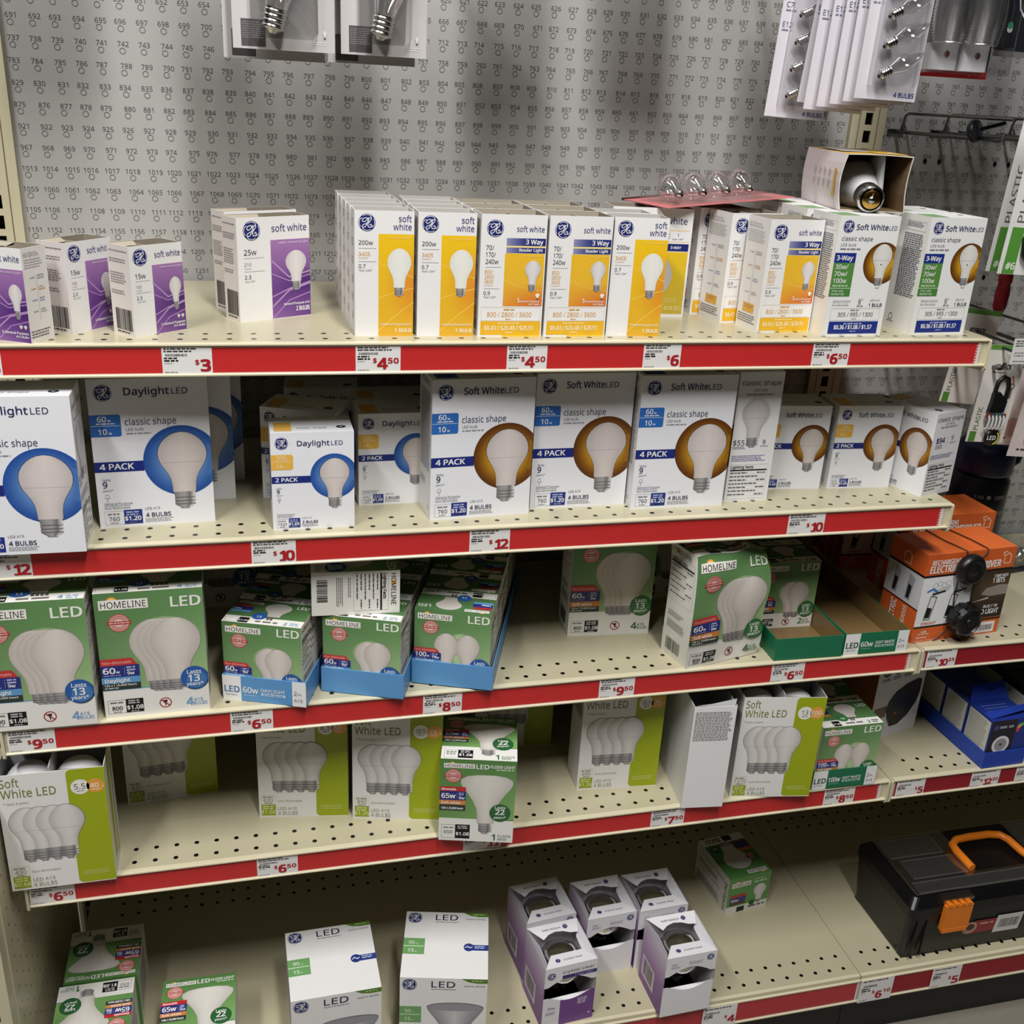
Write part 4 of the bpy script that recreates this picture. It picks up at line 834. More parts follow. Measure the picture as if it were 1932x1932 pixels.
place('d2',D2,N,TM(15.4,-9.05,z,1),'two pack daylight box behind the half hidden one',C,GD)
place('s4',S4,N,TM(18.42,-13.75,z,3.9),'soft white four pack with amber ring, leftmost of the three big ones',C,GS)
place('s4',S4,N,TM(23.6,-12.89,z,.6),'soft white four pack with amber ring, middle of the three big ones',C,GS)
place('s4',S4,N,TM(28.7,-13.52,z,-.3),'soft white four pack with amber ring, rightmost of the three big ones',C,GS)
place('s4',S4,N,TM(34.04,-8.08,z,-90),'soft white box turned sideways, narrow lighting facts side and grey bulb facing out',C,GS)
place('s4',S4,N,TM(28.6,-10.9,z,0),'soft white four pack behind the rightmost big one, only its lid showing',C,GS)
place('s2',S2,N,TM(36.54,-11.55,z,-5),'soft white two pack partly hidden behind the sideways box',C,GS)
place('s2',S2,N,TM(40.67,-11.89,z,-3.2),'soft white two pack with yellow 100w tag at the right of the second shelf',C,GS)
place('s2',S2,N,TM(44.23,-10.19,z,-72.6),'soft white two pack turned edge on at the right end of the second shelf',C,GS)
# ---------------------------------------------------------------- third shelf
z=SZ[3]; GH='green LED four packs'; GQ='green LED two packs'
H4D=mk_home(4,False,'60w'); H4S=mk_home(4,True,'60w'); H2D=mk_home(2,False,'60w'); H2S=mk_home(2,True,'60w'); H2X=mk_home_flip(); H2W=mk_home(2,True,'100w')
place('h4d',H4D,N,TM(-1.9,-14.97,z,-.3),'green daylight LED four pack cut by the left edge of the third shelf',C,GH)
place('h4d',H4D,N,TM(3.12,-14.66,z,1.1),'green daylight LED four pack, second from the left on the third shelf',C,GH)
place('h4d',H4D,N,TM(5.5,-4.0,z,0),'dark green LED four pack deep behind the blue trays at left',C,GH)
place('h4s',H4S,N,TM(27.0,-10.34,z,-4.2),'green soft white LED four pack standing upright in the middle of the third shelf',C,GH)
place('h4c',mk_home(4,True,'60w',crumple,10),N,TM(32.3,-14.75,z,12.5),'crumpled green soft white LED four pack with a torn corner, leaning toward the left',C,GH)
place('h4s',H4S,N,TM(31.9,-6.6,z,0),'dim green LED four pack deep between the upright one and the crumpled one',C,GH)
place('h4s',H4S,N,TM(38.9,-3.1,z,0),'dim green LED four pack at the back above the plain green tray',C,GH)
BT=(92,152,206); BI=(120,160,200); GT=(22,112,76); KR=(132,108,68)
def in_tray(key,mk,x,y,yaw,n,labels,off=(.09,.09),step=2.33):
    c,s_=math.cos(math.radians(yaw)),math.sin(math.radians(yaw))
    for i in range(n):
        u,v=off[0],off[1]+step*i; place(key,mk,N,TM(x+u*c-v*s_,y+u*s_+v*c,z+.055,yaw),labels[i],C,GQ)
TX=[(8.42,-13.78,-20.3),(13.14,-13.85,-20.3),(17.66,-13.8,-20.3)]
place('bt1',tray(4.15,11.95,1.37,BT,BI,tray_front(4.15,1.37,'60w','DAYLIGHT',BT,(90,130,180))),'display_tray',TM(*TX[0][:2],z,TX[0][2]),'blue cardboard tray with white LED and 2PK panels, leftmost of the three','tray','blue trays')
place('bt2',tray(4.15,11.95,1.37,BT,BI),'display_tray',TM(*TX[1][:2],z,TX[1][2]),'plain blue cardboard tray in the middle of the three','tray','blue trays')
place('bt2',tray(4.15,11.95,1.37,BT,BI),'display_tray',TM(*TX[2][:2],z,TX[2][2]),'plain blue cardboard tray, rightmost of the three','tray','blue trays')
in_tray('h2d',H2D,*TX[0],4,['green two pack at the front of the tray with white panels','second green two pack back in the tray with white panels','third green two pack back in the tray with white panels','rearmost green two pack in the tray with white panels'])
in_tray('h2d',H2D,*TX[1],4,['green two pack at the front of the middle blue tray, under the lying box','second green two pack back in the middle blue tray','third green two pack back in the middle blue tray','rearmost green two pack in the middle blue tray'])
in_tray('h2x',H2X,*TX[2],5,['green 100w two pack at the front of the rightmost blue tray','second green 100w two pack in the rightmost blue tray, its lid upside down','third green 100w two pack in the rightmost blue tray','fourth green 100w two pack in the rightmost blue tray','rearmost green 100w two pack in the rightmost blue tray'])
def lying2():
    f=facts_side(2.3,QH)
    return carton(QH,QW,2.3,{'F':(f,90),'T':(homeline(QW,QH,2,False,'60w'),90),'L':facts_side(QW,2.3),'R':home_top(QW,2.3,2,False,'60w')},base=(232,230,222)),[]
place('h2lie',lying2,N,TM(12.75,-13.95,z+.05+QH+.03,-3),'green two pack lying sideways on the middle blue tray, white panel facing out',C)
gtf=tray_front(4.02,1.34,'60w','SOFT WHITE',GT,(40,90,66))
place('gt',tray(4.08,11.4,1.34,GT,KR),'display_tray',TM(37.5,-14.71,z,-1.7),'plain green cardboard tray with brown inside, holding one green two pack','tray','green trays')
place('gt6',tray(3.98,11.4,1.34,GT,KR,tray_front(3.98,1.34,'60w','SOFT WHITE',GT,(40,90,66))),'display_tray',TM(41.7,-14.79,z,-.2),'empty green cardboard tray with brown inside and an LED 60w front','tray','green trays')
place('h2s',H2S,N,TM(37.7,-11.25,z+.05,-1.7),'green soft white two pack left in the plain green tray',C,GQ)
place('h2s',H2S,N,TM(37.76,-8.9,z+.05,-1.7),'dim green two pack behind the one in the plain green tray',C,GQ)

# ---------------------------------------------------------------- fourth shelf
z=SZ[4]; GL='white and lime LED four packs'
place('l40',mk_lime('5.5','40','430','$0.66',True),N,TM(-1.91,-15.17,z,0),'open white and lime 40w box at far left with two white bulb tops showing',C,GL)
L40=mk_lime('5.5','40','430','$0.66'); L60=mk_lime('8.5','60','620','$1.02'); L75=mk_lime('10.5','75','890','$1.26'); L100=mk_lime('13','100','1270','$1.57',True)
place('l40c',L40,N,TM(2.9,-9.42,z,5),'white and lime 430 lumen box set back, its top hidden by the shelf above',C,GL)
place('l60',L60,N,TM(9.83,-11.67,z,-8.6),'white and lime 620 lumen box, left of the pair in the middle left',C,GL)
place('l75',L75,N,TM(14.75,-12.62,z,-12.5),'white and lime 75w box, right of the pair and beside the flood light box',C,GL)
place('flood',mk_flood,N,TM(19.03,-15.18,z,-14),'tall green flood light box overhanging the front of the fourth shelf',C,'green flood light boxes')
place('l75',L75,N,TM(22.6,-7.4,z,-6),'dim lime box standing deep behind the flood light box',C,GL)
place('l75',L75,N,TM(27.6,-12.43,z,-4.5),'white and lime 75w box standing alone near the middle of the fourth shelf',C,GL)
def wh():
    a=A(XD,XH,(234,233,234)); fine(a,.12,XD-.15,.35,2.3,(120,118,116),.045,.1,.1); l=A(XW,XH,(226,226,228))
    for k in range(9): l.rect(2.3+.02*math.sin(k),.5+k*.62,2.36+.02*math.sin(k),.8+k*.62,(200,200,204),2)
    me=carton(XD,XW,XH,{'F':a,'L':l},base=(230,230,232),open_top=True,inner=(168,168,172)); mb=MB()
    mb.poly([(.1,.1,XH-.05),(XD-.1,.1,XH+.02),(XD-.25,.5,XH-.75),(.2,.5,XH-.8)],(220,222,228)); mb.poly([(.1,.1,XH),(1.0,.09,XH+.12),(XD-.05,.09,XH+.42),(XD-.1,.1,XH-.1)],(228,230,234)); return me,[('flap',mb.mesh('flap',M_CARD),None)]
place('wh',wh,N,TM(33.02,-15.03,z,-6.5),'opened white box end on, plain except for grey print at its top',C)
place('l100',L100,N,TM(36.2,-14.59,z,-9),'opened white and lime 100w box at the right end of the fourth shelf',C,GL)
place('gt100',tray(4.12,9.6,1.32,GT,KR,tray_front(4.12,1.32,'100w','SOFT WHITE',GT,(40,90,66))),'display_tray',TM(41.29,-14.89,z,-.7),'green cardboard tray with LED 100w front, full of green two packs','tray','green trays')
for i in range(3): place('h2w',H2W,N,TM(41.4+.03*i,-14.8+2.34*i,z+.05,-.7),['green 100w two pack at the front of the LED 100w tray','second green 100w two pack in the LED 100w tray','rearmost green 100w two pack in the LED 100w tray'][i],C,GQ)

# ---------------------------------------------------------------- base shelf
z=SZ[5]; GF='green flood light boxes'
def flood_lie():
    w,h=3.95,3.95; t=front_flood(w,3.9); s=A(3.9,h,(234,233,228)); fine(s,.3,3.2,.6,3.2,(120,120,120),.05,.14)
    return carton(w,3.9,h,{'T':(t,180),'F':A(w,h,(84,136,66)),'R':s},base=(230,229,224)),[]
place('fl',flood_lie,N,TM(-1.2,-11.5,z,0),'green flood light box lying face up and upside down at lower left, rear one',C,GF)
place('fl',flood_lie,N,TM(-1.36,-15.55,z,0),'green flood light box lying face up and upside down at lower left, front one',C,GF)
def flood_up():
    w,h=3.95,3.95
    return carton(w,4.6,h,{'T':front_flood(w,4.6),'F':A(w,h,(230,229,224))},base=(230,229,224)),[]
place('fls',flood_up,N,TM(4.08,-16.9,z,-1),'green flood light box lying face up with its lettering the right way round',C,GF)
def par_face(w,h,bulb):
    a=A(w,h,(236,235,234)); a.logo(w*.11,h*.1,w*.085,(34,44,104),LOGO_W); a.text('LED',w*.36,h*.13,.44,(28,32,72),w=w*.27,b=.004); a.bars(w*.36,w*.64,h*.155,.05,(130,130,150)); a.text('warm white',w*.97,h*.115,.13,(90,92,110),'r',w=w*.24)
    a.poly([(w*.7,0),(w*.78,h*.045),(w*.88,h*.062),(w,h*.06),(w,0)],(88,128,40),2); a.bars(w*.82,w*.95,h*.02,.07,(190,210,150))
    a.rect(0,h*.42,w*.25,h*.66,(112,164,100),2); a.rect(w*.0,h*.535,w*.24,h*.545,(220,236,212),3); a.text('90',w*.06,h*.51,.24,(240,246,236)); a.text('w',w*.15,h*.51,.1,(240,246,236)); a.text('15',w*.06,h*.63,.24,(240,246,236),b=.01); a.text('w',w*.14,h*.63,.1,(240,246,236))
    if not bulb:
        a.rect(w*.78,h*.5,w,h*.585,(40,62,140),2); a.bars(w*.84,w*.97,h*.515,.06,(210,214,232),2,.13); a.disc(w*.77,h*.54,w*.06,(40,56,128),3); a.line([(w*.73,h*.545),(w*.755,h*.525),(w*.785,h*.55),(w*.81,h*.535)],.06,(214,220,236),4)
    else: a.disc(w*.64,h*.42,w*.33,(120,118,126),2,ry=h*.07); a.shape(w*.64,h*.42,w*.33,h*.5,((0,1),(.1,.95),(.4,.65),(.7,.4),(1,.3)),lambda u,t:mix((206,206,206),(140,140,146),abs(u)),2.5); a.disc(w*.64,h*.42,w*.31,(150,150,156),3,ry=h*.055); a.text('9',w*.06,h*.78,.26,(40,48,100)); a.text('lasts',w*.06,h*.71,.12,GRY); a.bars(w*.05,w*.2,h*.82,.1,GRY)
    return a
def par():
    w,h,d=4.92,5.1,5.0; return carton(w,d,h,{'T':par_face(w,d,False),'F':par_face(w,h,True),'L':text_side(d,h),'R':text_side(d,h)},base=(236,235,234)),[]
place('par',par,N,TM(11.0,-16.15,z,1),'white LED reflector bulb box with green corner, nearer the green flood boxes',C,'white LED reflector boxes')
place('par',par,N,TM(17.0,-15.6,z,-13),'white LED reflector bulb box with green corner, beside the windowed clear bulb boxes',C,'white LED reflector boxes')
def crystal(purple):
    def f():
        W,D,H=3.27,3.3,4.6; mb=MB(); wh=(234,232,236); inn=(214,210,216); pur=(116,70,140); t=.03
        zt=H-1.35; n=12
        # front: upper band with arched lower edge, lower panel with a bowl-shaped upper edge
        def arch(u): return .55*math.sin(math.pi*min(1,max(0,(u-.08)/.84)))
        for i in range(n):
            a,b=W*i/n,W*(i+1)/n; ua,ub=i/n,(i+1)/n
            mb.poly([(a,0,zt-.1+arch(ua)),(b,0,zt-.1+arch(ub)),(b,0,H),(a,0,H)],wh)
            mb.poly([(a,0,0),(b,0,0),(b,0,2.35-arch(ub)*.8),(a,0,2.35-arch(ua)*.8)],(pur if purple and i>=4 else wh))
            mb.poly([(a,.25,2.0),(b,.25,2.0),(b,.0,2.35-arch(ub)*.8),(a,.0,2.35-arch(ua)*.8)],wh)
        la=A(D,H,pur)
        la.grid(0,0,D,H,5,8,lambda u,v:mix(mix((232,226,236),(170,130,184),min(1,v*2.2)),(88,44,116),max(0,v-.35)*1.4*(.5+u*.5)),1); la.rect(D*.1,H*.52,D*.62,H*.86,(214,204,216),2); la.code(D*.16,H*.56,D*.56,H*.82,(60,56,66))
        for s,x in (('L',0),('R',W)):
            mb.poly([(x,D,0),(x,0,0),(x,0,H),(x,D,H)] if s=='L' else [(x,0,0),(x,D,0),(x,D,H),(x,0,H)],pur)
            emit(mb,la,face_map(s,W,D,H),D,H)
        mb.poly([(W,D,0),(0,D,0),(0,D,H),(W,D,H)],wh); mb.poly([(0,0,0),(0,D,0),(W,D,0),(W,0,0)],wh)
        # walls seen from inside
        for q in ([(0+t,0,0),(0+t,D,0),(0+t,D,H),(0+t,0,H)],[(W-t,D,0),(W-t,0,0),(W-t,0,H),(W-t,D,H)],[(0,D-t,0),(W,D-t,0),(W,D-t,H),(0,D-t,H)]): mb.poly(q,(206,200,206))
        fr=A(W,H,wh)
        if purple: fr.logo(.42,.62,.26,NAVY,LOGO_W); fr.text('crystal clear',3.1,.55,.19,(60,60,90),'r',w=2.0); fr.rect(1.1,.72,W,.98,(52,48,116),2); fr.text('1 Year Life*',3.0,.93,.15,(214,210,232),'r'); fr.text('25w',.3,3.2,.18,(60,56,80)); fine(fr,.2,.9,3.4,3.7,(150,140,160)); fr.bars(2.2,2.8,2.75,.07,(220,206,230),4,.13); fr.disc(3.0,4.1,.06,(236,230,240),3)
        else: fr.logo(2.85,.4,.24,NAVY,LOGO_W); fr.text('25w',.35,.62,.14,(110,104,116)); fine(fr,.35,1.0,.72,.95,(150,146,156)); fine(fr,1.5,2.4,.5,.8,(170,166,174))
        emit(mb,fr,face_map('F',W,D,H),W,H)
        me=mb.mesh('carton',M_CARD)
        fl=MB(); 
        fl.poly([(.0,.0,H+.01),(W,.0,H+.01),(W-.55,1.05,H-.12),(.72,1.05,H-.12)],wh); fl.poly([(.0,D,H+.01),(.75,D-1.0,H-.14),(1.15,D-.72,H-.1),(1.6,D-.6,H-.08),(2.1,D-.66,H-.1),(2.5,D-.85,H-.12),(W-.3,D-.95,H-.1),(W,D,H+.01)][::-1],wh)
        fl.poly([(W,0,H),(W,D,H),(W-.38,D-.9,H-.5),(W-.45,.9,H-.5)],(226,224,230)); fl.poly([(0,D,H),(0,0,H),(.5,.95,H-.6),(.55,D-.9,H-.6)],(206,202,210))
        ta=A(W,D,wh); ta.logo(.95,D-.5,.15,NAVY,LOGO_W); ta.text('crystal clear',1.3,D-.43,.14,(90,90,120),w=1.2)
        emit(fl,ta,lambda u,v,l:(u,D-v,H+.03-.12*(D-v)/1.05),W,D)
        tb=A(W,D,wh); tb.logo(.95,.4,.15,NAVY,LOGO_W); tb.text('crystal clear',1.25,.47,.14,(90,90,120),w=1.2)
        emit(fl,tb,lambda u,v,l:(W-u,D-v,H+.03-.13*v/.95) if False else (W-u,D-.0-v,H+.035-.1*v),W,D)
        g=MB(); g.lathe([(.35,-1.6),(.5,-1.2),(1.0,-.85),(1.3,-.35),(1.34,.1),(1.15,.7),(.7,1.1),(0,1.25)],(240,240,240),n=24)
        s=MB(); s.lathe([(0,-2.2),(.3,-2.1),(.45,-1.9),(.45,-1.4),(.35,-1.3)],(170,168,160),n=16)
        M=Matrix.Translation((W/2*IN,D/2*IN,(H-1.45)*IN)); return me,[('flap',fl.mesh('flap',M_CARD),None),('globe_bulb',g.mesh('globe',M_OLIVE),M),('screw_base',s.mesh('base',M_METAL),M)]
    return f
GC='crystal clear globe bulb boxes'
for key,x,y,a,p,l in (('cr',25.15,-12.6,6,0,'windowed clear bulb box, rear left of the five'),('cr',28.9,-13.0,3,0,'windowed clear bulb box, rear middle of the five'),('cr',32.3,-12.95,2,0,'windowed clear bulb box, rear right of the five'),('crp',25.32,-16.25,5,1,'windowed clear bulb box with purple front, front left of the five'),('cr',32.55,-16.84,1.9,0,'windowed clear bulb box with white front, front right of the five')):
    place(key,crystal(p),N,TM(x,y,z,a),l,C,GC)
def hb():
    w,d,h=3.3,4.1,3.03; t=A(w,d,(76,128,66)); t.grid(0,0,w,d,4,6,lambda u,v:mix((92,148,78),(66,112,56),v),1); t.rect(0,d*.82,w,d,(226,226,220),1.5); t.shape(w*.52,d*.18,w*.3,d*.58,t.PROF,(206,202,206),2); t.rect(w*.42,d*.74,w*.6,d*.84,(170,150,160),3); t.rect(.1,d*.56,w*.34,d*.63,(200,120,60),3); t.rect(.1,d*.63,w*.34,d*.78,(50,50,120),3); t.rect(.1,d*.78,w*.34,d*.83,(110,70,50),3); t.seal(w*.2,d*.42,.3); t.disc(w*.8,d*.72,.34,(40,84,48),4); t.text('13',w*.8,d*.75,.2,WH,'c',.02,L=5); t.plaque(.2,.15,1.7,.5); t.rect(.95,d*.86,1.6,d-.05,(24,30,26),2); t.bars(1.8,3.0,d*.88,.12,(90,90,90),2,.2)
    f=A(w,h,(96,152,82)); f.rect(0,h*.8,w,h,(228,228,222),1); f.plaque(.25,h*.14,1.75,h*.27); f.text('DIMMABLE',2.0,h*.16,.12,WH); f.bars(2.0,3.0,h*.2,.1,(220,236,214)); f.bulb(2.55,h*.3,.5,1.35,.3,.18,glass=(226,224,224)); f.rect(.25,h*.48,1.5,h*.55,(190,50,50),2); f.rect(.25,h*.55,1.5,h*.7,(56,60,130),2); f.text('60w',.35,h*.67,.22,WH,b=.02,L=5); f.rect(.25,h*.7,1.5,h*.77,(90,60,40),2); f.disc(2.05,h*.8,.22,(40,84,48),6); f.rect(.9,h*.84,1.5,h*.98,(20,24,22),2); f.bars(1.8,3.1,h*.88,.14,(100,100,100))
    l=text_face(d,h,False,(120,120,120),(226,224,218)); l.text('HOMELINE',d-.15,h-.3,.3,(50,48,44),rot=-90,w=h*.75)
    return carton(w,d,h,{'T':(t,180),'F':f,'L':l},base=(226,224,218)),[]
place('hb',hb,N,TM(40.05,-9.8,z,7),'small green dimmable bulb box standing alone at the back right of the base shelf',C)
# ---------------------------------------------------------------- right hand bay: boxes, bottle, tray
OR=(214,98,42)
def screwbox():
    W,D,H=6.15,3.05,5.55; f=A(W,H,OR); f.rect(0,1.28,W,1.42,(30,20,18),1); f.rect(.0,1.42,3.6,4.55,(236,236,236),1); f.rect(3.6,1.42,W,4.45,(48,38,32),1); f.grid(3.6,1.42,W,4.45,5,6,lambda u,v:mix((92,72,50),(36,28,24),abs(v-.35)*1.8),1.2); f.rect(0,4.5,W,4.62,(30,20,18),1.5)
    f.text('RECHARGEABLE MINI',.35,.66,.3,WH,b=.03,w=3.1); f.text('ELECTRIC SCREWDRIVER',.3,1.14,.42,WH,b=.035,w=4.9); f.line([(5.4,1.0),(5.4,.55),(5.62,.35),(5.85,.55),(5.85,1.0),(5.4,1.0)],.07,(244,200,170),3); f.line([(5.4,.6),(5.25,.3),(5.5,.25)],.07,(244,200,170),3)
    for x in (.75,2.2):   # two drivers drawn on the white panel
        f.poly([(x,2.6),(x-.2,4.1),(x+.2,4.1),(x+.42,2.7)],(226,226,226),2); f.line([(x,2.6),(x-.2,4.1),(x+.2,4.1),(x+.42,2.7),(x,2.6)],.05,(50,50,54),3); f.poly([(x-.1,3.3),(x-.17,4.0),(x+.16,4.0),(x+.25,3.4)],(30,30,34),3); f.poly([(x,2.3),(x+.1,2.65),(x+1.15,2.3),(x+1.3,2.0)],(196,198,202),2.5); f.line([(x+.1,2.5),(x+.9,2.35)],.12,(28,28,30),3.5)
    for i in range(4): f.ring(.9+.3*i,1.95-.1*(i%2),.14,.17,(180,186,196),3,12)
    f.line([(.45,2.3),(.8,2.15),(1.1,2.35)],.12,(60,120,200),3.2)
    f.text('STRAIGHT',.45,4.42,.16,(206,84,40),b=.02); f.text('COMES WITH',5.0,1.85,.18,WH,b=.02,w=.95); f.text('1 BITS',4.95,2.2,.3,WH,b=.03,w=.85); f.poly([(4.3,2.9),(4.6,2.5),(5.5,2.35),(W,2.4),(W,3.0),(5.0,3.05)],(150,144,136),2); f.poly([(3.7,3.35),(4.9,3.1),(4.9,3.2)],(220,214,196),2.5); f.text('BUILT IN',4.7,3.8,.18,WH,b=.02); f.text('LED LIGHT',4.3,4.2,.3,WH,b=.03,w=1.55)
    f.text('USB',.6,4.95,.14,WH,b=.02); f.bars(.4,1.2,5.0,.06,(244,206,180)); f.line([(.4,5.25),(1.05,5.25)],.04,WH,3); f.disc(.42,5.25,.07,WH,3); f.text('SMART POINT',.15,5.5,.09,(246,214,190),w=1.6); f.rect(4.5,4.75,5.85,5.45,(234,232,230),2); f.code(4.8,4.95,5.7,5.3)
    s=A(D,H,OR); s.rect(0,1.28,D,1.42,(30,20,18),1); s.rect(0,1.42,D,3.4,(206,208,212),1); s.rect(0,3.4,D,3.5,(80,30,16),1)
    for x in (.7,1.9): s.poly([(x,1.6),(x+.5,1.75),(x+.35,3.2),(x-.1,3.2)],(160,162,168),2); s.poly([(x+.05,2.2),(x+.35,2.3),(x+.25,3.1),(x,3.1)],(30,30,34),3)
    s.text('ELECTRIC',D*.42,5.45,.42,WH,b=.03,rot=-90,w=1.85); s.text('SCREWDRIVER',D*.72,5.45,.3,(246,214,190),b=.03,rot=-90,w=1.85); s.line([(1.2,1.1),(1.2,.6),(1.5,.35),(1.8,.6),(1.8,1.1),(1.2,1.1)],.07,(244,200,170),3)
    return carton(W,D,H,{'F':f,'L':s,'R':s,'T':A(W,D,(222,106,46))},base=OR),[]
z=SZ[3]; G='orange electric screwdriver boxes'
SB=place('screw',screwbox,'screwdriver_box',TM(46.42,-14.12,z,4.6),'orange electric screwdriver box with black cord pods strapped round it',"tool box",G); SB['category']='tool box'
place('screw',screwbox,'screwdriver_box',TM(48.75,-8.94,z,2),'orange screwdriver box directly behind the strapped one, only its lid and edge showing','tool box',G)
place('screw',screwbox,'screwdriver_box',TM(47.6,-4.2,z,-4),'dim orange screwdriver box deepest at left behind the green tray','tool box',G)
o=empty('security_wrap',TM(46.42,-14.14,z,4.6)); tag(o,'black security wrap with two round pods and thin cables round the orange box','security wrap')
Hh=5.6
for pth in ([(2.2,3.1,Hh+.02),(2.2,1.5,Hh+.04),(2.55,-.07,Hh+.03),(2.55,-.09,Hh-.15),(2.5,-.1,5.2)],[(3.6,3.1,Hh+.02),(3.9,1.2,Hh+.04),(4.0,-.07,Hh+.03),(4.0,-.09,Hh-.2),(3.3,-.1,4.9)],[(2.3,-.1,4.2),(2.3,-.08,3.0),(2.35,-.15,2.0)],[(3.4,-.1,4.2),(3.5,-.08,3.0),(3.55,-.15,2.0)],[(2.5,-.1,.9),(1.9,-.08,.3),(1.5,-.08,.05)],[(3.5,-.1,.7),(3.5,-.08,.05)]): mb=MB(); mb.tube(pth,.035,(14,14,15),6); obj('cable',mb.mesh('cable',M_PLAST),o)
for n,(x,zz,r,d) in (('hub',(2.75,4.6,.92,.62)),('lock_knob',(2.95,1.5,.95,1.0))):
    M=Matrix.Translation((x*IN,-.1*IN,zz*IN))@Matrix.Rotation(math.radians(90),4,'X'); mb=MB()
    mb.lathe([(0,0),(r*.92,0),(r,d*.2),(r,d*.6),(r*.86,d*.92),(r*.7,d),(r*.62,d*.9),(r*.3,d*.9),(r*.26,d),(0,d)],(20,20,21),n=28,smooth=n!='lock_knob'); h=obj(n,mb.mesh(n,M_PLAST),o,M)
    if n=='lock_knob':
        mb=MB()
        for k in range(10):
            a=k*.628; mb.box(r*.97*math.cos(a)-.1,r*.97*math.sin(a)-.1,.15,r*.97*math.cos(a)+.1,r*.97*math.sin(a)+.1,d*.75,(14,14,15))
        obj('grip_rib',mb.mesh('ribs',M_PLAST),h)
# bottle
o=empty('water_bottle',TM(57.2,-3.9,SZ[3])); tag(o,'dark blue drinking bottle with hour marks, standing behind the orange boxes','bottle')
R=1.85; mb=MB(); mb.lathe([(0,0),(R-.1,0),(R,.1),(R,6.1),(R-.15,6.35),(R-.25,6.5)],(28,36,48),n=32)
def wrap(a,zc,rr): emit(mb,a,lambda u,v,l:((rr+l*.004)*math.sin((u-a.w/2)/rr),-(rr+l*.004)*math.cos((u-a.w/2)/rr),zc-v),a.w,a.h)
for t1,t2,zc in (('9 AM','DRINK UP',5.4),('10 AM','KEEP GOING',4.3)):
    a=A(3.0,.4,(0,0,0)); a.text(t1,.1,.34,.26,(150,156,164),b=.01,w=.55); a.disc(1.0,.2,.14,(170,176,184),2); a.text(t2,1.4,.34,.26,(160,166,174),b=.015,w=1.25); wrap(a,zc,R)
obj('body',mb.mesh('body',M_PLAST),o)
mb=MB(); mb.lathe([(R-.25,6.5),(R-.02,6.55),(R,6.7),(R,8.0),(R-.1,8.3),(R-.35,8.6),(.9,8.8),(0,8.85)],(24,40,76),n=32); cap=obj('cap',mb.mesh('cap',M_PLAST),o)
mb=MB(); mb.tube([(R-.3,-.4,8.5),(R+.2,-.5,8.35),(R+.4,-.5,7.8),(R+.3,-.5,7.2),(R-.02,-.4,6.95)],.22,(22,36,70),8); obj('carry_loop',mb.mesh('loop',M_PLAST),cap)
# blue tray of small boxes
z=SZ[4]
place('bluetray',tray(3.05,9.0,1.15,(30,66,170),(24,40,100)),'display_tray',TM(52.98,-14.8,z,1.5),'bright blue cardboard tray of small boxes on the right hand shelf','tray')
def bluebox(open_):
    def f():
        w,d,h=2.85,2.15,3.3; b=(32,54,138); fr=A(w,h,(38,36,44)); fr.disc(.95,1.75,.62,(226,226,226),2); fr.disc(.95,1.75,.44,(150,150,154),3); fr.disc(.95,1.75,.1,(70,70,74),4); fr.bars(.6,1.6,.4,.18,(150,150,160)); fr.disc(.35,.5,.2,(60,70,130),2); fr.rect(1.8,0,w,h,(34,52,130),1.5)
        for k,c in enumerate(((226,70,60),(240,170,60),(90,180,80),(60,140,210),(180,80,170))): fr.ring(2.3,.75,.22,.45,c,3,6,150+k*45,195+k*45)
        l=A(d,h,b); l.rect(.12,.15,d-.12,h-.45,(206,206,196),2); fine(l,.2,d-.25,.25,h-.6,(130,130,120),.04,.09); t=A(w,d,b); fine(t,.4,2.3,.5,1.4,(110,126,190),.06,.3)
        me=carton(w,d,h,{'F':fr,'L':l,'T':t,'R':l},base=b); parts=[]
        if open_:
            mb=MB(); mb.poly([(0,d,h+.02),(w,d,h+.02),(w-.3,d+.4,h+1.1),(.2,d+.35,h+1.0)][::-1],(36,62,160)); mb.poly([(0,.2,h+.03),(w+.7,.4,h+.5),(w+.1,1.0,h+.3),(0,.9,h+.05)],(36,62,160))
            mb.poly([(1.0,d+.2,h+.56),(1.25,d+.22,h+.66),(1.6,d+.24,h+.72),(1.95,d+.22,h+.64),(1.6,d+.19,h+.52)],(10,14,40)); parts.append(('flap',mb.mesh('flap',M_CARD),None))
        return me,parts
    return f
for i in range(4):
    place('bbo' if i==0 else 'bb',bluebox(i==0),'lamp_box',TM(53.07-.05*i,-14.7+2.2*i,z+.05,1.5),['small blue box with opened hanging flap at the front of the blue tray','second small blue box back in the blue tray','third small blue box back in the blue tray','rearmost small blue box in the blue tray'][i],'box','small blue lamp boxes')
def darkbox():
    w,d,h=2.9,2.6,4.3; l=A(d,h,(26,26,30)); l.rect(.15,.6,d-.15,h-.3,(196,196,192),2); fine(l,.25,d-.3,.75,h-.6,(140,140,138),.04,.1); return carton(w,d,h,{'L':l,'F':A(w,h,(30,30,36)),'T':A(w,d,(20,20,24))},base=(26,26,30)),[]
for i in range(3): place('dk',darkbox,'lamp_box',TM(56.6+.1*i,-13.6+2.75*i,z,1),['black box with pale side label at the right edge, beside the front blue box','black box with pale side label, second back at the right edge','black box with pale side label, rearmost at the right edge'][i],'box','black boxes with pale side labels')
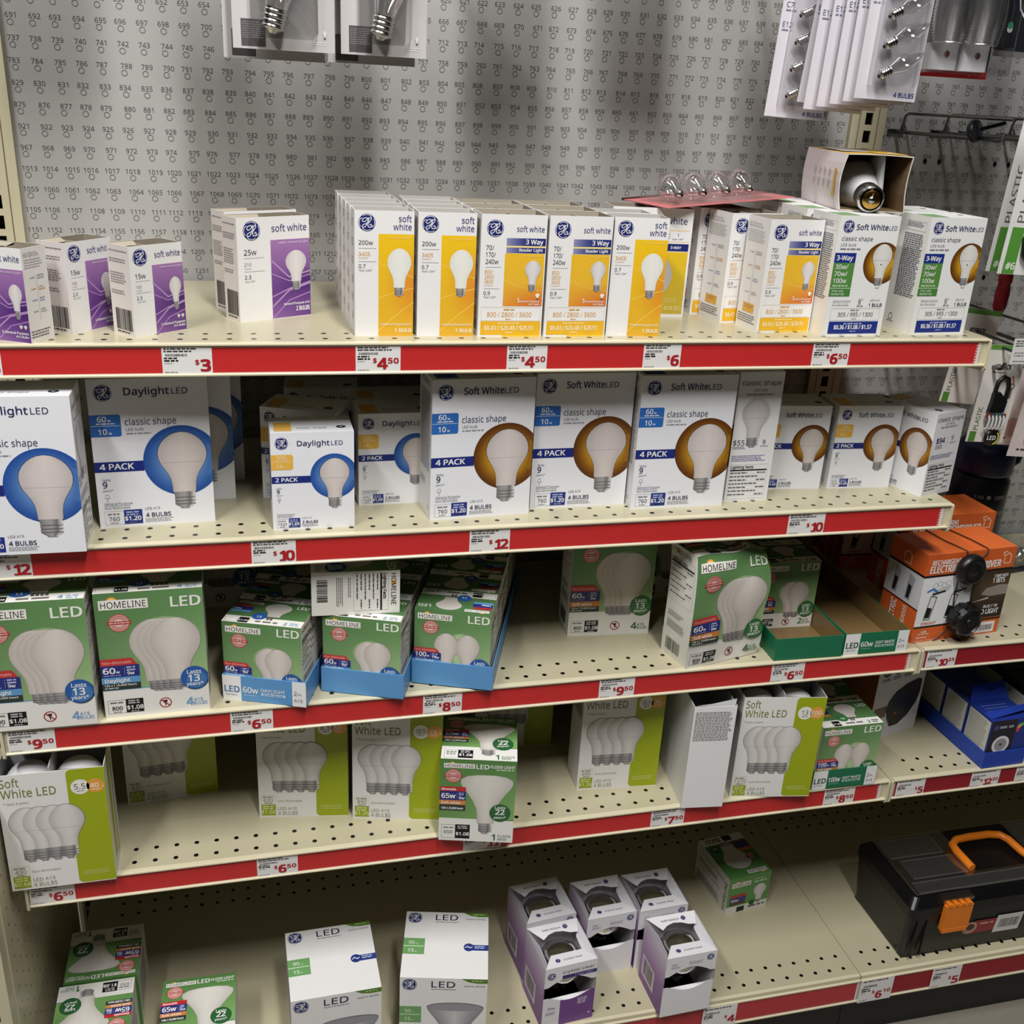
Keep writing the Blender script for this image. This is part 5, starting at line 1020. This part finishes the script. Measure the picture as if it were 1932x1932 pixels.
def fan():
    w,d,h=4.4,4.6,6.0; f=A(w,h,(226,226,230))
    for k in range(4): f.disc(.75+.98*k,1.0,.38,(34,32,36),2); f.disc(.75+.98*k,1.0,.27,(120,116,114) if k else (60,58,60),3); fine(f,.4+.98*k,1.15+.98*k,1.5,1.85,(80,76,80),.06,.13)
    for k in range(8): f.line([(.75,1.0),(.75+.3*math.cos(k*.785),1.0+.3*math.sin(k*.785))],.05,(190,188,190),4)
    q=[(1.5,4.6),(1.25,3.9),(1.4,3.3),(1.9,2.7),(2.8,2.3),(3.8,2.15),(4.15,2.3),(4.2,3.2),(4.0,4.0),(3.4,4.8),(2.6,5.3),(1.9,5.3)]; f.poly(q,(26,24,26),2)
    f.rect(.2,3.6,1.3,4.4,(120,100,84),1.5)
    for k in range(40): f.disc(2.3+.6*random.uniform(-1,1),4.5+.5*random.uniform(-1,1),.05,random.choice(((90,40,30),(130,60,40),(70,70,72),(50,60,50))),3,n=6)
    f.disc(2.2,4.35,.09,(220,110,60),4)
    l=A(d,h,(150,92,40)); 
    for k in range(14): l.disc(random.uniform(.3,d-.3),random.uniform(.3,h-.3),.35,random.choice(((110,60,30),(170,120,70),(90,60,40))),2,n=6)
    return carton(w,d,h,{'F':f,'L':l},base=(190,186,184)),[]
place('fan',fan,'appliance_box',TM(47.25,-11.05,z,15),'white appliance box printed with a dark rounded picture and four round icons','box')
# small pack of chrome parts at the right edge
o=empty('hardware_pack',TM(58.9,-6.6,SZ[3],10)); tag(o,'clear pack of chrome hardware lying at the right edge of the shelf','hardware pack')
mb=MB(); mb.box(0,0,0,4,3,.06,(40,40,44)); obj('card',mb.mesh('card',M_CARD),o)
for k in range(5): mb=MB(); mb.lathe([(0,0),(.3,0),(.34,.1),(.3,.9),(0,.95)],(190,190,192),Matrix.Translation((.5+.7*k,1+.3*(k%2),.07)),14); obj('socket',mb.mesh('socket',M_METAL),o)
mb=MB(); mb.box(.1,.3,.06,3.9,2.7,1.1,(230,230,230)); obj('blister',mb.mesh('blister',M_BLIS),o)

# ---------------------------------------------------------------- toolbox
o=empty('toolbox',TM(49.55,-15.9,SZ[5],.0)); tag(o,'black plastic toolbox with orange handle, orange latch and clear lid trays','toolbox')
BK=(13,13,14); mb=MB(); L,Wd=14.5,6.4
def taper(z0,z1,i0,i1,col,r=.35):
    def ring(i):
        q=[]
        for cx,cy,a0 in ((L-i-r,i+r,-90),(L-i-r,Wd-i-r,0),(i+r,Wd-i-r,90),(i+r,i+r,180)):
            for k in range(4): t=math.radians(a0+30*k); q.append((cx+r*math.cos(t),cy+r*math.sin(t)))
        return q
    a,b=ring(i0),ring(i1); n=len(a)
    for k in range(n): mb.poly([(*a[k],z0),(*a[(k+1)%n],z0),(*b[(k+1)%n],z1),(*b[k],z1)],col,False)
    mb.poly([(*p,z1) for p in b],col)
taper(.15,3.7,.35,.05,BK)
for x in (.4,L-1.2):
    for y in (.4,Wd-.9): mb.box(x,y,0,x+.8,y+.5,.2,BK)
for x in (.7,1.4): mb.box(x,.02,.4,x+.06,.2,3.3,(16,16,17))
st=A(7,1.6,(150,36,42)); st.disc(.65,.8,.55,(196,150,130),2); st.disc(.7,.75,.3,(60,40,30),3); st.text('SK TOOLS',1.3,.6,.2,(220,170,160),b=.02) if False else st.bars(1.35,2.4,.45,.16,(214,160,150)); st.rect(.9,.2,2.6,1.35,(150,36,42),1); st.rect(2.6,-.1,4.6,1.6,(226,224,222),2); st.code(2.9,.4,4.4,1.2)
emit(mb,st,lambda u,v,l:(4.3+u,.35-.35*((2.75-v)-.15)/3.55-.015-.004*l,2.75-v),7,1.6); obj('body',mb.mesh('body',M_PLAST),o)
mb=MB(); taper(3.7,4.35,.0,.0,BK); taper(4.35,4.9,.0,.45,BK); 
lid=obj('lid',mb.mesh('lid',M_PLAST),o)
mb=MB(); mb.box(6.2,1.6,4.92,10.5,5.7,4.95,(14,14,15)); obj('handle_well',mb.mesh('well',M_PLAST),lid)
TR_=(50,54,61)
for x0,y0,x1,y1 in ((.9,3.9,4.9,5.6),(1.3,1.9,5.4,3.6),(.9,.65,13.4,1.6),(11.0,1.9,13.6,5.6)):
    mb=MB(); mb.rbox(x0,y0,4.92,x1,y1,5.02,.25,TR_); t=.045
    for q in ((x0,y0,x1,y0+t),(x0,y1-t,x1,y1),(x1-t,y0,x1,y1)): mb.box(*q[:2],5.02,*q[2:],5.07,(120,124,130))  # paler rims paint the highlights along the lid edges
    obj('compartment_lid',mb.mesh('tray_lid',M_SMOKE if False else M_PLAST),lid)
mb=MB(); mb.box(.55,.5,5.1,13.95,1.75,5.16,(60,64,70)); mb.box(.55,1.75,5.1,5.9,5.85,5.16,(60,64,70)); mb.box(10.7,1.75,5.1,13.95,5.85,5.16,(60,64,70)); obj('clear_cover',mb.mesh('cover',M_BLIS),lid)
mb=MB(); p=[(5.6,1.9,5.3),(5.45,3.4,5.45),(5.5,3.95,5.5),(6.0,4.3,5.55),(7.0,4.4,5.55),(8.6,4.4,5.55),(9.4,4.2,5.55),(9.75,3.7,5.5),(9.95,2.6,5.4),(10.3,1.9,5.3)]; mb.tube(p,.27,(232,128,30),10); obj('handle',mb.mesh('handle',M_PLAST),o)
for x in (2.3,10.2):
    mb=MB(); mb.box(x,-.32,2.6,x+2.0,-.02,4.55,(232,128,30)); mb.box(x+.1,-.34,2.4,x+1.9,-.1,2.7,(232,128,30))
    for k in range(4): mb.box(x+.12+.47*k,-.36,4.5,x+.42+.47*k,.05,4.72,(232,128,30))
    la=obj('latch',mb.mesh('latch',M_PLAST),o); mb=MB(); mb.box(x-.15,-.1,4.7,x+2.1,.5,4.95,(200,204,210)); obj('hinge_bracket',mb.mesh('hinge',M_BLIS),la)

# ---------------------------------------------------------------- hanging cards and hooks
def hook(x,z,L,label,double=True,group='peg hooks'):
    o=empty('peg_hook',TM(x,0,z)); tag(o,label,'hook',group); G_=(112,112,114)
    mb=MB(); mb.box(-.55,-.1,-.14,.55,.0,.14,(150,150,150)); obj('hook_plate',mb.mesh('plate',M_METAL),o)
    mb=MB(); mb.tube([(0,-.1,0),(0,-.4,0),(0,-L,.0),(0,-L-.25,.12),(0,-L-.35,.4)],.11,G_,8); obj('wire',mb.mesh('wire',M_METAL),o)
    if double: mb=MB(); mb.tube([(.35,-.1,.1),(.35,-.3,.9),(.35,-.6,1.05),(.35,-L-.3,1.05)],.08,G_,8); obj('label_wire',mb.mesh('wire2',M_METAL),o)
    return o
hook(48.7,-17.95,9.5,'double wire peg hook nearest the slotted post, empty'); hook(51.65,-17.9,9.5,'empty double wire peg hook, second from the slotted post'); hook(53.6,-17.9,9.5,'empty double wire peg hook, third from the slotted post'); hook(56.3,-17.9,9.5,'empty double wire peg hook at the right edge')
h=hook(50.3,-29.6,11.5,'wire peg hook low at right behind the key carabiner card')
hk=hook(45.0,-17.3,0.1,'stub') if False else None
o=empty('hook_stop',TM(48.55,-7.6,-17.55)); tag(o,'round black rubber stop on the end of a peg hook','hook stop')
mb=MB(); mb.lathe([(0,-.2),(.5,-.2),(.6,-.1),(.6,.1),(.5,.2),(0,.2)],(22,26,30),Matrix.Rotation(math.radians(75),4,'X')@Matrix.Rotation(.4,4,'Y'),20); obj('disc',mb.mesh('disc',M_PLAST),o)
mb=MB(); mb.tube([(.2,0,.05),(2.2,.6,.45)],.12,(60,64,68),8); obj('stem',mb.mesh('stem',M_METAL),o)

def bulbcard(x,y,z,w,h,yaw,label,front=True,ry=0):
    """hanging blister card, z is its lower edge"""
    o=empty('bulb_card',TM(x,y,z,yaw,0,ry)); tag(o,label,'bulb card','hanging clear bulb cards')
    a=A(w,h,(206,202,200)); a.rect(.35,h-1.15,1.35,h-.1,(88,84,84),2); fine(a,.4,1.3,h-1.05,h-.3,(140,136,136)); a.text('Medium',.25,h-2.75,.14,(80,80,100)); a.text('Base',.25,h-2.5,.14,(80,80,100)); a.text('A15',.2,h-3.5,.2,(70,74,104)); a.bars(.2,.8,h-3.3,.1,(110,110,130)); a.bulb(w-.42,h-.85,.1,.25,.08,.05,metal=0,glass=WH); fine(a,w-.9,w-.2,h-.4,h-.2,(240,238,238))
    mb=MB(); mb.box(0,0,0,w,.03,h,a.bg); emit(mb,a,lambda u,v,l:(u,-.004*l,h-v),w,h); obj('card',mb.mesh('card',M_CARD),o)
    if front:
        mb=MB(); mb.extr([(.75,.45),(w-.95,.45),(w-.7,.75),(w-.7,h-.6),(.75,h-.6)],0,.45,(236,236,236),Matrix.Rotation(math.radians(90),4,'X')); obj('blister',mb.mesh('blister',M_BLIS),o)
        M=Matrix.Translation((1.6*IN,-.62*IN,.62*IN))@Matrix.Rotation(math.radians(12),4,'Y'); mb=MB(); mb.lathe([(.45,1.0),(.5,1.3),(.65,1.8),(.95,2.8),(1.1,3.6),(1.0,4.4),(.5,5.0),(0,5.1)],(236,236,236),n=20); b=obj('light_bulb',mb.mesh('glass',M_GLASS),o,M)
        p=[(0,0),(.18,.0),(.22,.08),(.36,.14)]; zz=.14
        for k in range(4): p+=[(.46,zz+.06),(.5,zz+.1),(.46,zz+.15),(.43,zz+.2)]; zz+=.2
        p+=[(.47,1.0)]; mb=MB(); mb.lathe(p,(206,204,202),n=22); obj('screw_base',mb.mesh('screw',M_METAL),b)
    return o
bulbcard(10.3,-9.6,-15.72,4.25,9,0,'clear bulb blister card at top left, front one of the left pair')
bulbcard(9.9,-8.6,-16.1,4.3,9,0,'backing card right behind the left hanging bulb card',False)
bulbcard(14.85,-9.2,-15.7,3.75,9,0,'clear bulb blister card at top, front one of the right pair')
bulbcard(14.35,-8.2,-16.05,3.9,9,0,'backing card right behind the right hanging bulb card',False)
hook(12.2,-6.4,9.8,'peg hook holding the left pair of bulb cards',False); hook(16.5,-6.4,9.8,'peg hook holding the right pair of bulb cards',False)

def nightcard(x,y,z,yaw,label,front,ry=0,w=3.25):
    h=9.2; o=empty('bulb_card',TM(x,y,z,yaw,0,ry)); tag(o,label,'bulb card','hanging night light bulb cards')
    a=A(w,h,(222,218,224)); a.logo(.55,1.2,.32,(50,54,120),LOGO_W); a.text('night light',1.0,1.5,.2,(70,74,120),w=1.6); a.rect(.1,2.1,.85,2.75,(120,70,140),2); a.text('2,000',.2,3.1,.2,(90,90,130)); a.bars(.2,.75,3.2,.08,(130,130,150)); a.text('C7',.2,4.1,.24,(74,78,120)); a.bars(.2,.75,4.2,.08,(130,130,150)); a.text('E12',.15,5.0,.24,(74,78,120)); a.bars(.15,.5,5.1,.08,(130,130,150)); a.text('4 BULBS',w-.12,h-.16,.2,(56,64,140),'r',.02)
    mb=MB(); mb.box(0,0,0,w,.03,h,a.bg); emit(mb,a,lambda u,v,l:(u,-.004*l,h-v),w,h); obj('card',mb.mesh('card',M_CARD),o)
    mb=MB(); mb.extr([(.55,.6),(w-.45,.6),(w-.3,.8),(w-.3,7.0),(.55,7.0)],0,.4,(236,236,236),Matrix.Rotation(math.radians(90),4,'X')); obj('blister',mb.mesh('blister',M_BLIS),o)
    if front:
        for k in range(4):
            M=Matrix.Translation((.85*IN,-.42*IN,(1.0+1.25*k)*IN))@Matrix.Rotation(math.radians(62),4,'Y')
            mb=MB(); mb.lathe([(.2,.55),(.24,.75),(.38,1.1),(.42,1.4),(.34,1.8),(.16,2.2),(.05,2.4),(0,2.42)],(240,240,240),n=16); b=obj('light_bulb',mb.mesh('glass',M_GLASS),o,M)
            p=[(0,0),(.09,.0),(.15,.06)]; zz=.06
            for q in range(4): p+=[(.22,zz+.03),(.23,zz+.06),(.2,zz+.11)]; zz+=.115
            p+=[(.22,.58)]; mb=MB(); mb.lathe(p,(206,204,202),n=16); s=obj('screw_base',mb.mesh('screw',M_METAL),b); mb=MB(); mb.lathe([(0,-.05),(.08,-.05),(.1,.0),(0,.001)],(24,22,22),n=10); obj('contact_tip',mb.mesh('tip',M_PLAST),s)
    return o
nightcard(38.4,-12,-16.3,0,'card of four clear night light bulbs, frontmost of the fanned cards at top right',True,1)
for k,l in enumerate(('first card behind the frontmost night light bulb card','second card behind the frontmost night light bulb card','third card behind the frontmost night light bulb card','fourth card behind the frontmost night light bulb card')):
    nightcard((38.26,37.99,37.7,37.4)[k],-11.3+.7*k,-16.46-.15*k,0,l,False,1+.4*k)
nightcard(37.6,-8.1,-16.6,0,'hindmost tilted card of the fanned night light bulb cards',False,4)
nightcard(36.7,-6.5,-17.35,-5,'card of night light bulbs hanging at the left of the fanned ones',True,2.5)
nightcard(37.4,-5.8,-17.2,-3,'card just behind the left hand night light bulb card',False,4)
hook(40.2,-6.9,11.9,'peg hook holding the fanned night light bulb cards',False); hook(37.8,-6.9,8.2,'peg hook holding the left night light bulb cards',False)
# twin night lights
o=empty('night_light_pack',TM(43.4,-9,-15.08)); tag(o,'black and red card with two clear ribbed night lights on white plugs','night light pack')
mb=MB(); w,h=4.1,9; mb.box(0,0,0,w,.03,h,(34,32,34)); mb.poly([(0,-.006,0),(w,-.006,0),(w,-.006,.42),(0,-.006,.42)],(196,36,44)); a=A(w,h,(0,0,0)); a.text('2 PACK',w-.15,h-.12,.2,(226,120,120),'r'); emit(mb,a,lambda u,v,l:(u,-.004*l,h-v),w,h); obj('card',mb.mesh('card',M_CARD),o)
for k in range(2):
    x=.12+1.75*k; mb=MB(); mb.rbox(0,-.95,0,1.55,-.05,1.2,.25,(226,226,230)); b=obj('night_light_base',mb.mesh('base',M_PLAST),o,Matrix.Translation((x*IN,0,.3*IN)))
    mb=MB(); mb.lathe([(0,0),(.13,0),(.15,.04),(0,.05)],(120,80,70),Matrix.Translation((.78,-.96,.72))@Matrix.Rotation(math.radians(90),4,'X'),14); obj('light_sensor',mb.mesh('sensor',M_PLAST),b)
    mb=MB(); p=[]
    for i in range(26): p+=[(.86+.16*math.sin(i*.16),1.2+i*.14),(.79+.16*math.sin(i*.16),1.2+i*.14+.09)]
    mb.lathe(p,(236,236,236),Matrix.Translation((.78,-.98,0)),22); obj('ribbed_shade',mb.mesh('shade',M_RIB),b)
mb=MB(); mb.rbox(.05,-2.1,.15,w-.05,-.03,8,.4,(236,236,236)); obj('blister',mb.mesh('blister',M_BLIS),o)
hook(45.6,-5.9,9.4,'peg hook holding the twin night light card',False)
# black earphone style pack
o=empty('cable_pack',TM(47.75,-9,-13.65,4)); tag(o,'black hanging pack printed with a white cable and a green pendant','cable pack')
a=A(5,9,(34,36,40)); a.rect(.05,0,.1,9,(80,80,86),2); a.disc(.6,h-1.15,.17,(70,170,120),3); a.disc(.6,h-.98,.17,(232,232,232),2.8); a.line([(.6,h-1.3),(.62,h-1.9),(.5,h-2.3)],.07,(70,76,110),3); a.line([(.85,h-3.2),(.8,h-2.6),(1.0,h-1.9),(1.5,h-1.4),(2.3,h-1.2)],.09,(236,236,236),4); a.disc(2.2,h-2.4,1.1,(20,20,22),3)
mb=MB(); mb.box(0,0,0,5,.25,9,(34,36,40)); emit(mb,a,lambda u,v,l:(u,-.004*l,9-v),5,9); mb.box(-.05,.02,-.3,3.6,.08,.0,(120,118,116)); obj('card',mb.mesh('card',M_CARD),o)
hook(50.0,-6.0,9.3,'peg hook holding the black cable pack',False)
# green striped PLASTIC cards
def plastic(x,y,z,label,full):
    o=empty('carabiner_card',TM(x,y,z,0,0,2.4)); tag(o,label,'carabiner card','white and green carabiner cards'); w,h=4.6,8.8
    a=A(w,h,(232,231,228)); a.rect(.22,h-2.35,.95,h-.02,(88,150,60),2); a.text('#6',.36,h-.25,.34,(236,240,226),b=.03); a.text('PLASTIC',.78,h-2.6,.42,(96,100,84),rot=-90,w=2.9)
    a.text('PLASTIC',1.4,h-2.9,.34,(40,60,40),rot=-90,w=2.2)
    mb=MB(); mb.box(0,0,0,w,.05,h,a.bg); emit(mb,a,lambda u,v,l:(u,-.004*l,h-v),w,h); obj('card',mb.mesh('card',M_CARD),o)
    if full:
        mb=MB(); mb.tube([(1.3,-.2,2.5),(1.15,-.2,1.8),(1.25,-.2,1.1),(1.7,-.2,.75),(2.5,-.2,.7),(3.2,-.2,1.1),(3.4,-.2,3),(3.2,-.2,5.5),(2.3,-.2,6),(1.5,-.2,5.4),(1.3,-.2,2.5)],.28,(22,22,24),10); obj('carabiner',mb.mesh('carabiner',M_PLAST),o)
plastic(49.25,-10,-24.55,'white card with green foot and PLASTIC lettering, rear one at the right edge',False)
plastic(47.9,-12.6,-24.25,'white card with green foot and black carabiner, front one at the right edge',True)
# key rack card with carabiner
def keycard(x,y,z,label,full,ry=3):
    o=empty('key_carabiner_card',TM(x,y,z,0,0,ry)); tag(o,label,'key carabiner card','key carabiner cards'); w,h=2.45,5.6
    a=A(w,h,(230,226,218)); a.text('KEYRACK',.6,1.35,.26,(30,30,30),b=.03,w=1.05); a.bars(.5,1.3,1.5,.07,(120,118,110)); a.text('PLASTIC',.55,h-.72,.3,(84,110,70),rot=-90,w=1.35); a.rect(.12,h-.62,.55,h-.02,(88,140,56),2); a.rect(0,0,w,.28,(100,150,70),2)
    a.line([(1.95,1.75),(2.1,2.1)],.1,(190,110,90),3); a.ring(2.05,2.3,.1,.18,(120,110,90),3,10); a.rect(2.0,2.45,2.12,3.0,(110,100,84),3)
    mb=MB(); mb.box(0,0,0,w,.05,h,a.bg); emit(mb,a,lambda u,v,l:(u,-.004*l,h-v),w,h); obj('card',mb.mesh('card',M_CARD),o)
    if full:
        K=(20,20,21); mb=MB(); mb.tube([(1.75,-.12,2.55),(1.75,-.12,3.3),(1.6,-.12,3.75),(1.3,-.12,3.85),(1.0,-.12,3.6),(.95,-.12,3.1),(.95,-.12,2.6)],.12,K,8); mb.extr([(.8,1.8),(1.75,1.85),(1.8,2.5),(1.2,3.0),(.85,2.9),(.85,2.4)],.02,.28,K,Matrix.Rotation(math.radians(90),4,'X')); c=obj('carabiner',mb.mesh('carabiner',M_PLAST),o)
        for k in range(5): mb=MB(); q=.75+.24*k; mb.tube([(q,-.3,1.75),(q+.05,-.45,1.5),(q+.1,-.42,1.0),(q+.02,-.3,.85)],.07,(210,210,208),6); mb.box(q-.06,-.4,1.5,q+.16,-.2,1.8,((120,60,50),(60,70,110),(90,110,60),(50,90,130),(130,80,60))[k]); obj('key_clip',mb.mesh('clip',M_PLAST),c)
        mb=MB(); mb.lathe([(0,0),(.5,0),(.5,.08),(0,.08)],K,Matrix.Translation((1.45,-.2,.35))@Matrix.Rotation(math.radians(90),4,'X'),18); b=A(1,1,K); b.text('LED',.18,.62,.24,WH,b=.03); b.ring(.5,.5,.36,.44,(226,216,80),3,12,-50,70); emit(mb,b,lambda u,v,l:(.95+u,-.285-.004*l,.85-v),1,1); obj('light_disc',mb.mesh('disc',M_PLAST),c)
keycard(49.6,-11,-33.93,'cream card with black key carabiner and coloured clips, right of the top shelf',True)
keycard(50.0,-7.5,-32.6,'pale card hanging behind the key carabiner card',False,6)
o=tag(obj('hook_label',None,None,TM(50.45,-12,-29.2)),'white label flap on a hook end at the right edge, below the top shelf','hook label')
mb=MB(); a=A(2.2,1.4,(228,228,226)); fine(a,.12,1.3,.1,.6,(90,90,90),.06,.13); a.bars(.15,.8,.75,.06,(150,150,150),2,.15); a.bars(.15,1.0,1.22,.05,(120,120,120)); mb.box(0,0,0,2.2,.03,1.4,a.bg); emit(mb,a,lambda u,v,l:(u,-.004*l,1.4-v),2.2,1.4); obj('flap',mb.mesh('flap',M_CARD),o); mb=MB(); mb.tube([(1.1,.05,.7),(1.1,11.9,.95)],.07,(112,112,114),6); obj('wire',mb.mesh('wire',M_METAL),o)
def pinkcard(x,y,z,label):
    o=empty('accessory_card',TM(x,y,z,0,0,5)); tag(o,label,'accessory card'); a=A(4,5.5,(224,212,208)); a.disc(1.4,4.4,.6,(196,160,150),2); a.bars(.5,1.2,5.0,.12,(90,80,80)); a.disc(.9,.5,.5,(40,50,90),3,ry=.3)
    mb=MB(); mb.box(0,0,0,4,.05,5.5,a.bg); emit(mb,a,lambda u,v,l:(u,-.004*l,5.5-v),4,5.5); obj('card',mb.mesh('card',M_CARD),o)
pinkcard(53.3,-10.2,-35.2,'pale pink accessory card cut by the right edge, above the blue bottle'); pinkcard(52.9,-8.8,-34.9,'grey shaded card just behind the pale pink one at the right edge')
hook(54.6,-29.0,10.5,'peg hook holding the pale pink card at the right edge')
o=tag(obj('red_handle_tool',None,None,TM(53.5,-6.5,-27.6)),'red handle hanging at the right edge below the green striped cards','tool'); mb=MB(); mb.lathe([(0,0),(.25,.05),(.38,.4),(.42,1.2),(.35,1.8),(.4,1.9),(.4,2.6),(.3,2.7)],(130,24,30),n=16); obj('handle',mb.mesh('handle',M_PLAST),o); mb=MB(); mb.lathe([(.2,2.65),(.2,5)],(190,190,186),n=12); obj('shaft',mb.mesh('shaft',M_METAL),o)
for x,y,l in ((2.6,-8.8,'blister card hanging above the left part of the numbered board'),(22.4,-9.0,'blister card hanging above the middle of the numbered board'),(28.6,-8.6,'blister card hanging above the board, toward the fanned cards')):  # out-of-view cards and hooks, added so their shadows fall on the board
    bulbcard(x,y,-10.8,4.2,9,0,l,False); hook(x+2,-1.6,9.5,'added peg hook carrying the '+l[:60].replace('blister card hanging','card'),False)
